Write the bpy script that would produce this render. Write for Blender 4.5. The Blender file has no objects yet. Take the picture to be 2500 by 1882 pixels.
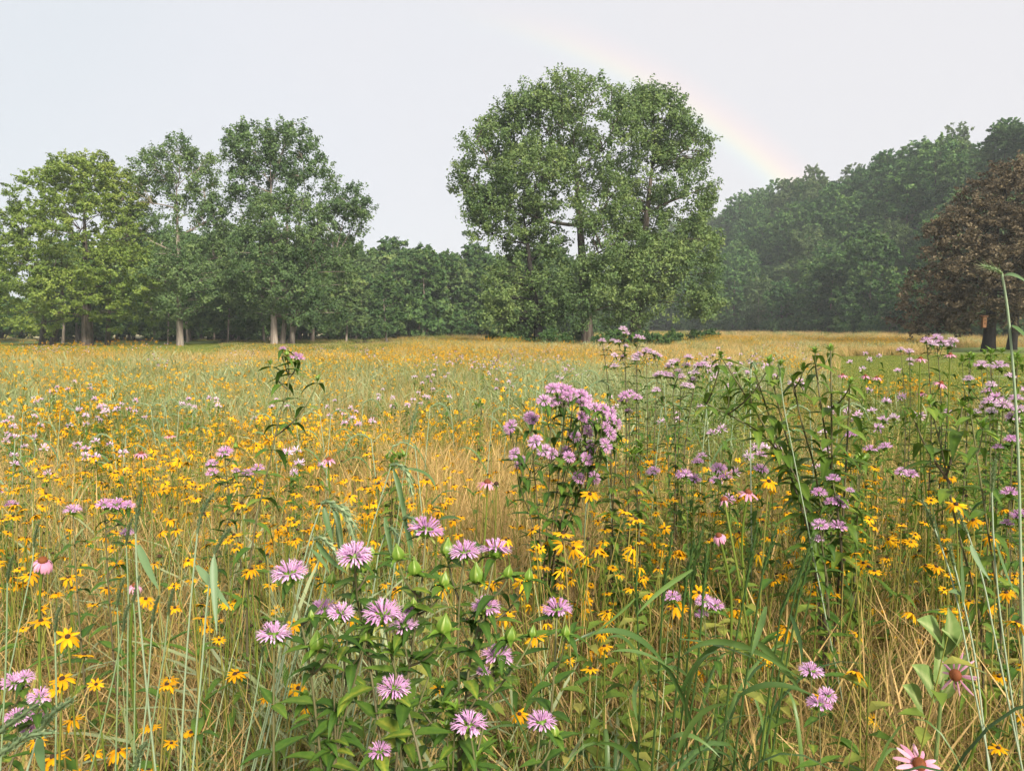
import bpy, math, random
import numpy as np
from mathutils import Matrix, Vector

SC = bpy.context.scene
COL = SC.collection
R = np.random.default_rng(7)
random.seed(7)

# ------------------------------------------------------------------ camera
FPX, CX, CY, HOR, EYE = 1850.0, 1250.0, 941.0, 804.0, 1.70
PITCH = math.atan((CY - HOR) / FPX)
cam_d = bpy.data.cameras.new('camera')
cam_d.sensor_width = 36.0
cam_d.lens = 36.0 * FPX / 2500.0
cam_d.clip_start = 0.05
cam_d.clip_end = 4000.0
cam = bpy.data.objects.new('camera', cam_d)
COL.objects.link(cam)
cam.location = (0, 0, EYE)
cam.rotation_euler = (math.radians(90) - PITCH, 0, 0)
SC.camera = cam

# ------------------------------------------------------------------ sky and sun
# rainbow: low sun behind the viewer; lamp sun: raised and turned for soft light
BOW_AZ, BOW_EL = math.radians(169.5), math.radians(19.5)
SUN_AZ, SUN_EL = math.radians(155), math.radians(34)
to_bow = Vector((math.sin(BOW_AZ) * math.cos(BOW_EL), math.cos(BOW_AZ) * math.cos(BOW_EL), math.sin(BOW_EL)))
to_sun = Vector((math.sin(SUN_AZ) * math.cos(SUN_EL), math.cos(SUN_AZ) * math.cos(SUN_EL), math.sin(SUN_EL)))
SUN_STRENGTH = 5.0
SKY_GAIN = 0.605
EXPOSURE = 0.70
world = bpy.data.worlds.new('World')
SC.world = world
world.use_nodes = True
def build_world():
    nt = world.node_tree
    N, L = nt.nodes, nt.links
    N.clear()
    out = N.new('ShaderNodeOutputWorld')
    bg = N.new('ShaderNodeBackground')
    L.new(bg.outputs[0], out.inputs[0])
    sky = N.new('ShaderNodeTexSky')
    sky.sky_type = 'NISHITA'
    sky.sun_disc = False
    sky.sun_elevation = SUN_EL
    sky.sun_rotation = SUN_AZ
    def vm(op, *a):
        n = N.new('ShaderNodeVectorMath'); n.operation = op
        for i, v in enumerate(a):
            if isinstance(v, bpy.types.NodeSocket): L.new(v, n.inputs[i])
            elif op == 'SCALE' and i == 1: n.inputs['Scale'].default_value = v
            else: n.inputs[i].default_value = v
        return n
    def ma(op, *a):
        n = N.new('ShaderNodeMath'); n.operation = op
        for i, v in enumerate(a):
            if isinstance(v, bpy.types.NodeSocket): L.new(v, n.inputs[i])
            else: n.inputs[i].default_value = v
        return n.outputs[0]
    tc = N.new('ShaderNodeTexCoord')
    d = vm('NORMALIZE', tc.outputs['Generated']).outputs[0]
    skyv = vm('SCALE', sky.outputs[0], 0.008).outputs[0]
    # overcast veil: a little bluer to the left, pinker to the right, broad soft cloud structure
    dotx = vm('DOT_PRODUCT', d, (0.93, 0.2, -0.3)).outputs['Value']
    nz = N.new('ShaderNodeTexNoise')
    nz.inputs['Scale'].default_value = 2.2
    nz.inputs['Detail'].default_value = 6.0
    L.new(d, nz.inputs['Vector'])
    f = ma('ADD', ma('MULTIPLY', dotx, 0.85), ma('MULTIPLY', nz.outputs[0], 0.7))
    rp = N.new('ShaderNodeValToRGB')
    rp.color_ramp.elements[0].position = 0.0
    rp.color_ramp.elements[0].color = (0.77, 0.805, 0.85, 1)
    rp.color_ramp.elements[1].position = 0.55
    rp.color_ramp.elements[1].color = (0.842, 0.828, 0.852, 1)
    e = rp.color_ramp.elements.new(0.25); e.color = (0.815, 0.825, 0.868, 1)
    L.new(f, rp.inputs[0])
    base = vm('ADD', rp.outputs[0], skyv).outputs[0]
    # rainbow: colour by angle from the point opposite the bow's own low sun
    cosang = vm('DOT_PRODUCT', d, tuple(-to_bow)).outputs['Value']
    ang = ma('MULTIPLY', ma('ARCCOSINE', cosang), 180 / math.pi)
    t = ma('DIVIDE', ma('SUBTRACT', ang, 39.95), 4.4)
    bow = N.new('ShaderNodeValToRGB')
    cr = bow.color_ramp
    cr.interpolation = 'B_SPLINE'
    z = 0.2
    stops = [(0.0, (z, z, z)), (0.18, (z, z + .012, z + .02)), (0.30, (z + .02, z + .10, z + .05)),
             (0.40, (z + .17, z + .15, z - .05)), (0.50, (z + .22, z + .10, z - .05)), (0.62, (z + .17, z + .02, z - .02)), (0.86, (z, z, z))]
    cr.elements[0].position = 0.0; cr.elements[0].color = (*stops[0][1], 1)
    cr.elements[1].position = 0.86; cr.elements[1].color = (*stops[-1][1], 1)
    for p, c in stops[1:-1]:
        e = cr.elements.new(p); e.color = (*c, 1)
    L.new(t, bow.inputs[0])
    sep = N.new('ShaderNodeSeparateXYZ'); L.new(d, sep.inputs[0])
    fade = N.new('ShaderNodeMapRange')
    fade.inputs['From Min'].default_value = 0.50; fade.inputs['From Max'].default_value = 0.17
    fade.inputs['To Min'].default_value = 0.0; fade.inputs['To Max'].default_value = .85
    L.new(sep.outputs[2], fade.inputs['Value'])
    bowv = vm('SUBTRACT', bow.outputs[0], (z, z, z)).outputs[0]
    side = N.new('ShaderNodeMapRange'); side.interpolation_type = 'SMOOTHSTEP'
    side.inputs['From Min'].default_value = -.12; side.inputs['From Max'].default_value = .14
    L.new(sep.outputs[0], side.inputs['Value'])
    bs = N.new('ShaderNodeVectorMath'); bs.operation = 'SCALE'
    L.new(bowv, bs.inputs[0]); L.new(ma('MULTIPLY', fade.outputs[0], side.outputs[0]), bs.inputs['Scale'])
    tot = vm('ADD', base, bs.outputs[0]).outputs[0]
    L.new(tot, bg.inputs[0])
    bg.inputs[1].default_value = SKY_GAIN
build_world()

sun_d = bpy.data.lights.new('sun', 'SUN')
sun_d.energy = SUN_STRENGTH
sun_d.angle = math.radians(14.0)      # raised sun, veiled by thin rain cloud
sun_d.color = (1.0, 0.90, 0.76)
sun = bpy.data.objects.new('sun', sun_d)
COL.objects.link(sun)
sun.rotation_euler = to_sun.to_track_quat('Z', 'Y').to_euler()

SC.view_settings.view_transform = 'Standard'
SC.view_settings.look = 'None'
SC.view_settings.exposure = EXPOSURE
SC.view_settings.gamma = 1.0
SC.view_settings.use_curve_mapping = False
SC.render.engine = 'CYCLES'
cy = SC.cycles
cy.max_bounces = 5
cy.diffuse_bounces = 3
cy.glossy_bounces = 1
cy.transmission_bounces = 3
cy.transparent_max_bounces = 4
cy.volume_bounces = 0
cy.caustics_reflective = False
cy.caustics_refractive = False
cy.use_adaptive_sampling = True
cy.adaptive_threshold = 0.04
cy.use_denoising = True
cy.sample_clamp_indirect = 6.0
SC.render.film_transparent = False

# ------------------------------------------------------------------ helpers
_cp, _sp = math.cos(PITCH), math.sin(PITCH)
def at(px, py, y):
    """World point at depth y metres on the line of sight of a photograph pixel (used to survey real positions)."""
    u, w = (px - CX) / FPX, -(py - CY) / FPX
    dy, dz = _cp + w * _sp, -_sp + w * _cp
    k = y / dy
    return np.array([u * k, y, EYE + dz * k])

def smooth(a, b, x):
    t = np.clip((np.asarray(x, float) - a) / (b - a), 0, 1)
    return t * t * (3 - 2 * t)

FOOT_Y = [40, 60, 100, 130, 220, 300, 345, 420]
FOOT_X = [120, 95, 74, 64, 46, 28, 18, 5]
def gz(x, y):
    x = np.asarray(x, float); y = np.asarray(y, float)
    s = x - np.interp(y, FOOT_Y, FOOT_X)
    h = 34.0 * smooth(-2, 58, s) * smooth(40, 110, y)
    h = h + 0.10 * np.sin(x * 0.21 + 1.3) * np.sin(y * 0.17) * smooth(6, 25, y)
    h = h + 0.55 * smooth(70, 150, y) * smooth(-10, 60, x)
    return h

class MB:
    """Collects vertices and faces with a material slot and a per-vertex tint, and builds one mesh."""
    def __init__(self):
        self.V, self.F, self.M, self.T, self.n = [], [], [], [], 0
    def add(self, V, F, mat=0, tint=0.5):
        V = np.asarray(V, float).reshape(-1, 3)
        F = np.asarray(F, int)
        self.V.append(V)
        self.F.append(F + self.n)
        self.M.append(np.full(len(F), mat))
        self.T.append(np.broadcast_to(np.asarray(tint, float), (len(V),)).copy())
        self.n += len(V)
        return self
    def put(self, other, M=None, mats=None):
        """Add another MB's geometry transformed by a 4x4 array."""
        for V, F, m, t in zip(other.V, [f for f in other.F], other.M, other.T):
            pass
        V = np.concatenate(other.V)
        if M is not None:
            V = V @ M[:3, :3].T + M[:3, 3]
        self.V.append(V)
        for F, m in zip(other.F, other.M):
            self.F.append(F + self.n)
            self.M.append(m if mats is None else np.array([mats[i] for i in m]))
        self.T.append(np.concatenate(other.T))
        self.n += len(V)
        return self
    def mesh(self, name, mats, smooth_shade=True):
        me = bpy.data.meshes.new(name)
        V = np.concatenate(self.V)
        me.vertices.add(len(V))
        me.vertices.foreach_set('co', V.astype(np.float32).ravel())
        loops = np.concatenate([f.ravel() for f in self.F])
        sizes = np.concatenate([np.full(len(f), f.shape[1]) for f in self.F])
        starts = np.concatenate([[0], np.cumsum(sizes)[:-1]])
        me.loops.add(len(loops))
        me.loops.foreach_set('vertex_index', loops.astype(np.int32))
        me.polygons.add(len(sizes))
        me.polygons.foreach_set('loop_start', starts.astype(np.int32))
        me.polygons.foreach_set('material_index', np.concatenate(self.M).astype(np.int32))
        me.polygons.foreach_set('use_smooth', np.full(len(sizes), smooth_shade))
        for m in mats:
            me.materials.append(m)
        a = me.attributes.new('tint', 'FLOAT', 'POINT')
        a.data.foreach_set('value', np.concatenate(self.T).astype(np.float32))
        me.update()
        return me

def nrm(v):
    v = np.asarray(v, float)
    return v / (np.linalg.norm(v, axis=-1, keepdims=True) + 1e-12)

def tube(path, rad, sides=5, cap=False):
    P = np.asarray(path, float)
    n = len(P)
    rad = np.broadcast_to(np.asarray(rad, float), (n,))
    T = nrm(np.gradient(P, axis=0))
    ref = np.array([0.31, 0.77, 0.22]) if abs(T[0] @ nrm([0.31, 0.77, 0.22])) < .9 else np.array([1., 0, 0])
    A = nrm(np.cross(T, ref)); B = np.cross(T, A)
    th = np.arange(sides) * 2 * np.pi / sides
    V = P[:, None] + rad[:, None, None] * (np.cos(th)[None, :, None] * A[:, None] + np.sin(th)[None, :, None] * B[:, None])
    i = np.arange(n - 1)[:, None] * sides; j = np.arange(sides)[None]
    k = (j + 1) % sides
    F = np.stack([i + j, i + k, i + sides + k, i + sides + j], -1).reshape(-1, 4)
    return V.reshape(-1, 3), F

def bez(p0, p1, p2, n=8):
    t = np.linspace(0, 1, n)[:, None]
    p0, p1, p2 = map(lambda p: np.asarray(p, float), (p0, p1, p2))
    return (1 - t) ** 2 * p0 + 2 * t * (1 - t) * p1 + t * t * p2

def spline(pts, n=24):
    """smooth path through points, tangents by chord length so that uneven spacing does not kink"""
    P = np.asarray(pts, float)
    if len(P) == 2:
        return np.linspace(P[0], P[1], n)
    s = np.concatenate([[0], np.cumsum(np.linalg.norm(np.diff(P, axis=0), axis=1) + 1e-9)])
    d = np.diff(P, axis=0) / np.diff(s)[:, None]
    m = np.empty_like(P); m[0] = d[0]; m[-1] = d[-1]
    w0, w1 = np.diff(s)[:-1, None], np.diff(s)[1:, None]
    m[1:-1] = (d[:-1] * w1 + d[1:] * w0) / (w0 + w1)
    # half the samples by length, half by knot, so short bends stay round
    q = .5 * np.linspace(0, s[-1], n) + .5 * np.interp(np.linspace(0, len(P) - 1, n), np.arange(len(P)), s)
    k = np.clip(np.searchsorted(s, q, 'right') - 1, 0, len(P) - 2)
    h = (s[k + 1] - s[k])[:, None]; t = ((q - s[k])[:, None] / h)
    return (2 * t**3 - 3 * t**2 + 1) * P[k] + (t**3 - 2 * t**2 + t) * h * m[k] + (-2 * t**3 + 3 * t**2) * P[k + 1] + (t**3 - t**2) * h * m[k + 1]

def sheet(rows):
    """rows: (n, m, 3) grid -> quads"""
    G = np.asarray(rows, float)
    n, m = G.shape[:2]
    i = np.arange(n - 1)[:, None] * m; j = np.arange(m - 1)[None]
    F = np.stack([i + j, i + j + 1, i + m + j + 1, i + m + j], -1).reshape(-1, 4)
    return G.reshape(-1, 3), F

def ribbon(path, width, side, fold=0.0, up=None):
    P = np.asarray(path, float); n = len(P)
    w = np.broadcast_to(np.asarray(width, float), (n,))[:, None]
    S = nrm(np.broadcast_to(side, P.shape))
    if fold:
        T = nrm(np.gradient(P, axis=0)); U = np.cross(S, T)
        return sheet(np.stack([P - S * w / 2 + U * w * fold, P, P + S * w / 2 + U * w * fold], 1))
    return sheet(np.stack([P - S * w / 2, P + S * w / 2], 1))

def frame(t, up=(0, 0, 1), loc=(0, 0, 0), s=1.0):
    """4x4 with local Y along t and local Z near up."""
    y = nrm(t); z = np.asarray(up, float)
    x = np.cross(y, z)
    if np.linalg.norm(x) < 1e-4: x = np.cross(y, [1, 0.1, 0])
    x = nrm(x); z = np.cross(x, y)
    M = np.eye(4); M[:3, 0] = x * s; M[:3, 1] = y * s; M[:3, 2] = z * s; M[:3, 3] = loc
    return M
def zframe(z, loc=(0, 0, 0), s=1.0, spin=0.0):
    """4x4 with local Z along z, spun about it."""
    z = nrm(z); x = np.cross([0.13, 0.97, 0.05], z); x = nrm(x); y = np.cross(z, x)
    c, q = math.cos(spin), math.sin(spin)
    X, Y = x * c + y * q, -x * q + y * c
    M = np.eye(4); M[:3, 0] = X * s; M[:3, 1] = Y * s; M[:3, 2] = z * s; M[:3, 3] = loc
    return M

def link(name, me, parent=None, M=None):
    o = bpy.data.objects.new(name, me)
    COL.objects.link(o)
    if parent is not None: o.parent = parent
    if M is not None: o.matrix_basis = Matrix(np.asarray(M).tolist())
    return o
def thing(name, label, cat, loc=(0, 0, 0), group=None, rotz=0.0, s=1.0):
    o = link(name, None)
    o.location = loc; o.rotation_euler = (0, 0, rotz); o.scale = (s, s, s)
    o.empty_display_size = 0.1
    return tag(o, label, cat, group)
def tag(o, label, cat=None, group=None, kind=None):
    o['label'] = label
    if cat: o['category'] = cat
    if group: o['group'] = group
    if kind: o['kind'] = kind
    return o

# ------------------------------------------------------------------ materials
def leafmat(name, stops, trans=0.3, rough=0.55, spec=0.35, rand=0.35, noise=0.0, nscale=40.0, tcol=None, sat=1.0):
    """Thin plant tissue: colour from the mesh's tint (each blade/leaf its own) plus a per-plant variation, part translucent."""
    m = bpy.data.materials.new(name); m.use_nodes = True
    nt = m.node_tree; N, L = nt.nodes, nt.links; N.clear()
    out = N.new('ShaderNodeOutputMaterial')
    at_ = N.new('ShaderNodeAttribute'); at_.attribute_name = 'tint'
    oi = N.new('ShaderNodeObjectInfo')
    ad = N.new('ShaderNodeMath'); ad.operation = 'MULTIPLY_ADD'
    L.new(oi.outputs['Random'], ad.inputs[0]); ad.inputs[1].default_value = rand
    sb = N.new('ShaderNodeMath'); sb.operation = 'SUBTRACT'
    L.new(at_.outputs['Fac'], sb.inputs[0]); sb.inputs[1].default_value = rand * 0.5
    L.new(sb.outputs[0], ad.inputs[2])
    src = ad.outputs[0]
    if noise:
        nz = N.new('ShaderNodeTexNoise'); nz.inputs['Scale'].default_value = nscale; nz.inputs['Detail'].default_value = 3
        tc = N.new('ShaderNodeTexCoord'); L.new(tc.outputs['Object'], nz.inputs['Vector'])
        a2 = N.new('ShaderNodeMath'); a2.operation = 'MULTIPLY_ADD'
        L.new(nz.outputs[0], a2.inputs[0]); a2.inputs[1].default_value = noise
        a3 = N.new('ShaderNodeMath'); a3.operation = 'SUBTRACT'; L.new(src, a3.inputs[0]); a3.inputs[1].default_value = noise * .5
        L.new(a3.outputs[0], a2.inputs[2]); src = a2.outputs[0]
    rp = N.new('ShaderNodeValToRGB'); cr = rp.color_ramp
    cr.elements[0].position = stops[0][0]; cr.elements[0].color = (*stops[0][1], 1)
    cr.elements[1].position = stops[-1][0]; cr.elements[1].color = (*stops[-1][1], 1)
    for p, c in stops[1:-1]:
        e = cr.elements.new(p); e.color = (*c, 1)
    L.new(src, rp.inputs[0])
    pb = N.new('ShaderNodeBsdfPrincipled')
    pb.inputs['Roughness'].default_value = rough
    pb.inputs['Specular IOR Level'].default_value = spec
    L.new(rp.outputs[0], pb.inputs['Base Color'])
    if trans:
        tr = N.new('ShaderNodeBsdfTranslucent')
        if tcol:
            mx = N.new('ShaderNodeMix'); mx.data_type = 'RGBA'; mx.blend_type = 'MULTIPLY'; mx.inputs['Factor'].default_value = 1
            L.new(rp.outputs[0], mx.inputs['A']); mx.inputs['B'].default_value = (*tcol, 1)
            L.new(mx.outputs['Result'], tr.inputs[0])
        else:
            L.new(rp.outputs[0], tr.inputs[0])
        mix = N.new('ShaderNodeMixShader'); mix.inputs[0].default_value = trans
        L.new(pb.outputs[0], mix.inputs[1]); L.new(tr.outputs[0], mix.inputs[2])
        L.new(mix.outputs[0], out.inputs[0])
    else:
        L.new(pb.outputs[0], out.inputs[0])
    return m

def surfmat(name, c1, c2, scale=4.0, rough=0.85, detail=6, bump=0.0, stretch=(1, 1, 1), c3=None):
    m = bpy.data.materials.new(name); m.use_nodes = True
    nt = m.node_tree; N, L = nt.nodes, nt.links
    pb = N['Principled BSDF']; pb.inputs['Roughness'].default_value = rough
    pb.inputs['Specular IOR Level'].default_value = 0.2
    tc = N.new('ShaderNodeTexCoord'); mp = N.new('ShaderNodeMapping'); mp.inputs['Scale'].default_value = stretch
    nz = N.new('ShaderNodeTexNoise'); nz.inputs['Scale'].default_value = scale; nz.inputs['Detail'].default_value = detail
    rp = N.new('ShaderNodeValToRGB')
    rp.color_ramp.elements[0].position = .35; rp.color_ramp.elements[0].color = (*c1, 1)
    rp.color_ramp.elements[1].position = .65; rp.color_ramp.elements[1].color = (*c2, 1)
    if c3:
        e = rp.color_ramp.elements.new(.5); e.color = (*c3, 1)
    L.new(tc.outputs['Object'], mp.inputs[0]); L.new(mp.outputs[0], nz.inputs[0]); L.new(nz.outputs[0], rp.inputs[0]); L.new(rp.outputs[0], pb.inputs[0])
    if bump:
        b = N.new('ShaderNodeBump'); b.inputs['Strength'].default_value = bump; b.inputs['Distance'].default_value = .05
        L.new(nz.outputs[0], b.inputs['Height']); L.new(b.outputs[0], pb.inputs['Normal'])
    return m

GRASS = leafmat('grass', [(0.0, (.64, .44, .205)), (.18, (.56, .39, .155)), (.34, (.42, .34, .105)), (.48, (.29, .295, .065)), (.62, (.15, .225, .035)),
                          (.74, (.075, .14, .022)), (.84, (.24, .29, .11)), (1.0, (.40, .46, .26))], trans=.3, rough=.55, spec=.15, rand=.10)
LEAF = leafmat('herb_leaf', [(0.0, (.028, .068, .014)), (.45, (.066, .14, .024)), (.8, (.135, .225, .034)), (1.0, (.32, .36, .05))], trans=.3, rough=.5, spec=.16, rand=.3, noise=.5, nscale=5)
THATCH = leafmat('dead_grass_shade', [(0.0, (.16, .105, .05)), (.4, (.34, .235, .11)), (.7, (.50, .37, .18)), (1.0, (.10, .13, .03))], trans=.15, rough=.7, spec=.08, rand=.15)  # dry dead stalks, colour darkened to stand for shade in the gaps
LEAFL = leafmat('fresh_leaf', [(0.0, (.050, .105, .018)), (.45, (.115, .20, .030)), (.8, (.21, .30, .045)), (1.0, (.38, .42, .07))], trans=.35, rough=.45, spec=.2, rand=.25, noise=.4, nscale=6)
STEM = leafmat('herb_stem', [(0.0, (.075, .045, .038)), (.5, (.13, .125, .055)), (1.0, (.21, .27, .085))], trans=0, rough=.6, rand=.15)
PINKP = leafmat('pale_lilac_petal', [(0.0, (.60, .35, .56)), (.5, (.76, .51, .72)), (1.0, (.88, .74, .86))], trans=.35, rough=.6, spec=.1, rand=.4)
PINK = leafmat('lilac_petal', [(0.0, (.58, .28, .53)), (.5, (.71, .38, .67)), (1.0, (.85, .60, .83))], trans=.35, rough=.6, spec=.15, rand=.3)
BRACT = leafmat('bract_green', [(0.0, (.10, .20, .025)), (.5, (.17, .29, .035)), (1.0, (.42, .46, .14))], trans=.25, rough=.4, spec=.4, rand=.2)
YEL = leafmat('yellow_petal', [(0.0, (.60, .24, .006)), (.5, (.82, .41, .008)), (1.0, (.90, .56, .02))], trans=.3, rough=.55, spec=.1, rand=.4)
CONE = leafmat('dark_cone', [(0.0, (.018, .010, .006)), (1.0, (.07, .035, .015))], trans=0, rough=.9, rand=.2, noise=.8, nscale=500)
CPINK = leafmat('coneflower_petal', [(0.0, (.56, .16, .30)), (.5, (.72, .30, .46)), (1.0, (.82, .52, .62))], trans=.3, rough=.6, spec=.15, rand=.3)
CCONE = leafmat('coneflower_cone', [(0.0, (.06, .022, .010)), (.5, (.24, .07, .018)), (1.0, (.48, .20, .03))], trans=0, rough=.8, rand=.1)
BARK = surfmat('bark', (.055, .045, .035), (.17, .14, .115), scale=2.2, stretch=(3, 3, .5), bump=.5)
PALEBARK = surfmat('pale_bark', (.16, .13, .105), (.36, .31, .26), scale=1.6, stretch=(3, 3, .4), bump=.4)
DARKBARK = surfmat('dark_bark', (.012, .011, .010), (.035, .03, .027), scale=2.2, stretch=(3, 3, .5), bump=.5)
def crownmat(name, dark, mid, light):
    return leafmat(name, [(0.0, dark), (.5, mid), (1.0, light)], trans=.34, rough=.55, spec=.15, rand=.12)
# ------------------------------------------------------------------ trees
COTTON = crownmat('cottonwood_leaf', (.082, .145, .054), (.158, .242, .084), (.265, .345, .115))
COTTON_D = crownmat('shade_tree_leaf', (.072, .134, .055), (.132, .214, .08), (.215, .295, .11))
MAPLE = crownmat('pale_tree_leaf', (.115, .19, .042), (.225, .31, .065), (.33, .39, .09))
WOOD = crownmat('wood_leaf', (.05, .115, .04), (.10, .185, .058), (.18, .265, .08))
HILLG = crownmat('hill_leaf', (.042, .11, .038), (.10, .205, .065), (.20, .32, .095))
HILLP = crownmat('hill_leaf_pale', (.07, .125, .05), (.13, .195, .075), (.21, .28, .11))
BEECH = crownmat('copper_leaf', (.046, .040, .026), (.130, .102, .062), (.32, .26, .16))

def crown_mb(blobs, n_tw, n_leaf, size, rng, up=0.5, twig=1.1, droop=0.0, shell=0.72, flat=1.0):
    """Leaves along many short leafy shoots spread through the blobs' outer volume. blobs: (cx,cy,cz,rx,ry,rz[,weight])"""
    B = np.array([b[:6] for b in blobs], float)
    W = np.array([b[6] if len(b) > 6 else 1.0 for b in blobs]) * (B[:, 3] * B[:, 5]) ** 0.9 * rng.uniform(.5, 1.4, len(B))
    k = rng.choice(len(B), n_tw, p=W / W.sum())
    d = nrm(rng.normal(size=(n_tw, 3)) + [0, 0, .25])
    r = np.where(rng.random(n_tw) < .78, rng.uniform(shell, 1.0, n_tw), rng.uniform(.2, shell, n_tw))
    C = B[k, :3] + d * B[k, 3:] * r[:, None]
    # push shoots that lie deep inside another blob out of the way (keeps the crown hollow as real ones are)
    keep = np.ones(n_tw, bool)
    for b in B:
        q = (((C - b[:3]) / b[3:]) ** 2).sum(1)
        keep &= ~((q < .33) & (rng.random(n_tw) < .6))
    C, d, k = C[keep], d[keep], k[keep]
    m = len(C)
    ax = nrm(d * np.array([1, 1, .6]) + np.array([0, 0, up]) + rng.normal(size=(m, 3)) * .35 - np.array([0, 0, droop]))
    ln = twig * rng.uniform(.5, 1.3, m)
    per = np.maximum(3, (n_leaf / m * rng.uniform(.5, 1.5, m))).astype(int)
    idx = np.repeat(np.arange(m), per)
    n = len(idx)
    t = rng.random(n)
    P = C[idx] + ax[idx] * (ln[idx] * (t - .3))[:, None] + rng.normal(size=(n, 3)) * (.21 * twig * (1.1 - .6 * t))[:, None] * np.array([1, 1, flat])
    nor = nrm(d[idx] * .75 + np.array([0, 0, .55]) + rng.normal(size=(n, 3)) * .75)
    a = nrm(np.cross(nor, rng.normal(size=(n, 3))))
    b = np.cross(nor, a)
    s = size * rng.uniform(.6, 1.35, n)[:, None]
    bend = nor * s * .18
    V = np.stack([P - a * s * .55 - bend, P + b * s * .42, P + a * s * .55 - bend, P - b * s * .42], 1).reshape(-1, 3)
    F = np.arange(n * 4).reshape(-1, 4)
    # leaf colour differs from shoot to shoot and bough to bough
    tint = np.clip(.45 + rng.normal(size=len(B))[k][idx] * .14 + rng.normal(size=m)[idx] * .15 + rng.normal(size=n) * .16, 0, 1)
    mb = MB(); mb.add(V, F, 0, np.repeat(tint, 4))
    return mb, C

def wood_mb(base, tops, blobs, tips, rng, r0, fork_at=.45, n_twig=120, lean=(0, 0), limb_z=0.0):
    """Trunk with limbs to the blobs and fine branches to shoot tips."""
    mb = MB()
    base = np.asarray(base, float)
    nodes = []
    top = np.asarray(tops, float)
    path = spline([base - [0, 0, .3], base * .72 + top * .28 + [lean[0], lean[1], 0], base * .4 + top * .6 + [lean[0] * .5, 0, 0], top], 22)
    h = (path[:, 2] - base[2]) / max(top[2] - base[2], 1)
    rad = r0 * (np.clip(1 - h, 0.06, 1) ** .8) + r0 * .22 * np.exp(-np.clip(h, 0, 1) * 30)
    mb.add(*tube(path, rad, 9), 0, .5)
    nodes += [(p, r) for p, r in zip(path, rad)]
    for b in sorted(blobs, key=lambda b: b[2]):
        c = np.array(b[:3])
        if c[2] < limb_z: continue
        cand = [(np.linalg.norm(c - p) + (30 if p[2] > c[2] - .35 * np.hypot(*(c - p)[:2]) else 0), p, r) for p, r in nodes if r > .05]
        _, p, r = min(cand, key=lambda q: q[0])
        mid = p * .5 + c * .5 + np.array([0, 0, -.06 * np.linalg.norm(c - p)]) + rng.normal(size=3) * .3
        q = bez(p, mid, c + rng.normal(size=3) * .3, 9)
        rr = np.linspace(min(r * .6, r0 * .36), .05, 9)
        mb.add(*tube(q, rr, 6), 0, .5)
        nodes += [(x, y) for x, y in zip(q[2:], rr[2:])]
    NP = np.array([p for p, _ in nodes]); NR = np.array([r for _, r in nodes])
    if len(tips):
        for i in rng.choice(len(tips), min(n_twig, len(tips)), replace=False):
            c = tips[i]
            dd = np.linalg.norm(NP - c, axis=1) + np.where(NP[:, 2] > c[2], 4, 0) + np.where(NP[:, 2] < base[2] + 2.5, 20, 0)
            j = dd.argmin()
            if dd[j] > 9: continue
            q = bez(NP[j], NP[j] * .5 + c * .5 + [0, 0, .25], c, 5)
            mb.add(*tube(q, np.linspace(min(.06, NR[j] * .8), .018, 5), 4), 0, .5)
    return mb

def hero_tree(name, label, cat, trunk_px, base_py, depth, blobs_px, leafm, barkm, r0, n_tw, n_leaf, size, seed, group=None, extra_trunks=(), top_px=None, fork=.45, n_twig=160, **kw):
    rng = np.random.default_rng(seed)
    b0 = at(trunk_px, base_py, depth)
    b0[2] = gz(b0[0], b0[1])
    blobs = []
    sc = depth / FPX
    for q in blobs_px:
        px, py, rx, rz = q[:4]
        py += 26 * (1 - float(smooth(380, 720, py)))
        dy = q[4] if len(q) > 4 else rng.uniform(-.25, .25) * 6
        c = at(px, py, depth + dy)
        blobs.append((*(c - b0), rx * sc, min(max(rx, rz) * sc * 1.0, 5.5), rz * sc))
    t = thing(name, label, cat, b0, group)
    cm, tips = crown_mb(blobs, n_tw, n_leaf, size, rng, **kw)
    tp = at(*(top_px or (blobs_px[0][0], blobs_px[0][1])), depth) - b0
    wm = wood_mb((0, 0, 0), tp, blobs, tips, rng, r0, n_twig=n_twig, limb_z=tp[2] * .48)
    for ex, ey, er, tx, ty in extra_trunks:
        e0 = at(ex, base_py, depth + ey) - b0; e0[2] = gz(e0[0] + b0[0], e0[1] + b0[1]) - b0[2]
        e1 = at(tx, ty, depth + ey * .4) - b0
        p = spline([e0 - [0, 0, .3], e0 * .6 + e1 * .4 + rng.normal(size=3) * .25, e1], 14)
        wm.add(*tube(p, np.linspace(er, .06, len(p)) + er * .2 * np.exp(-np.arange(len(p)) * 1.2), 8), 0, .5)
    link('trunk', wm.mesh('trunk', [barkm]), t)
    link('crown', cm.mesh('crown', [leafm], False), t)
    return t

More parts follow.
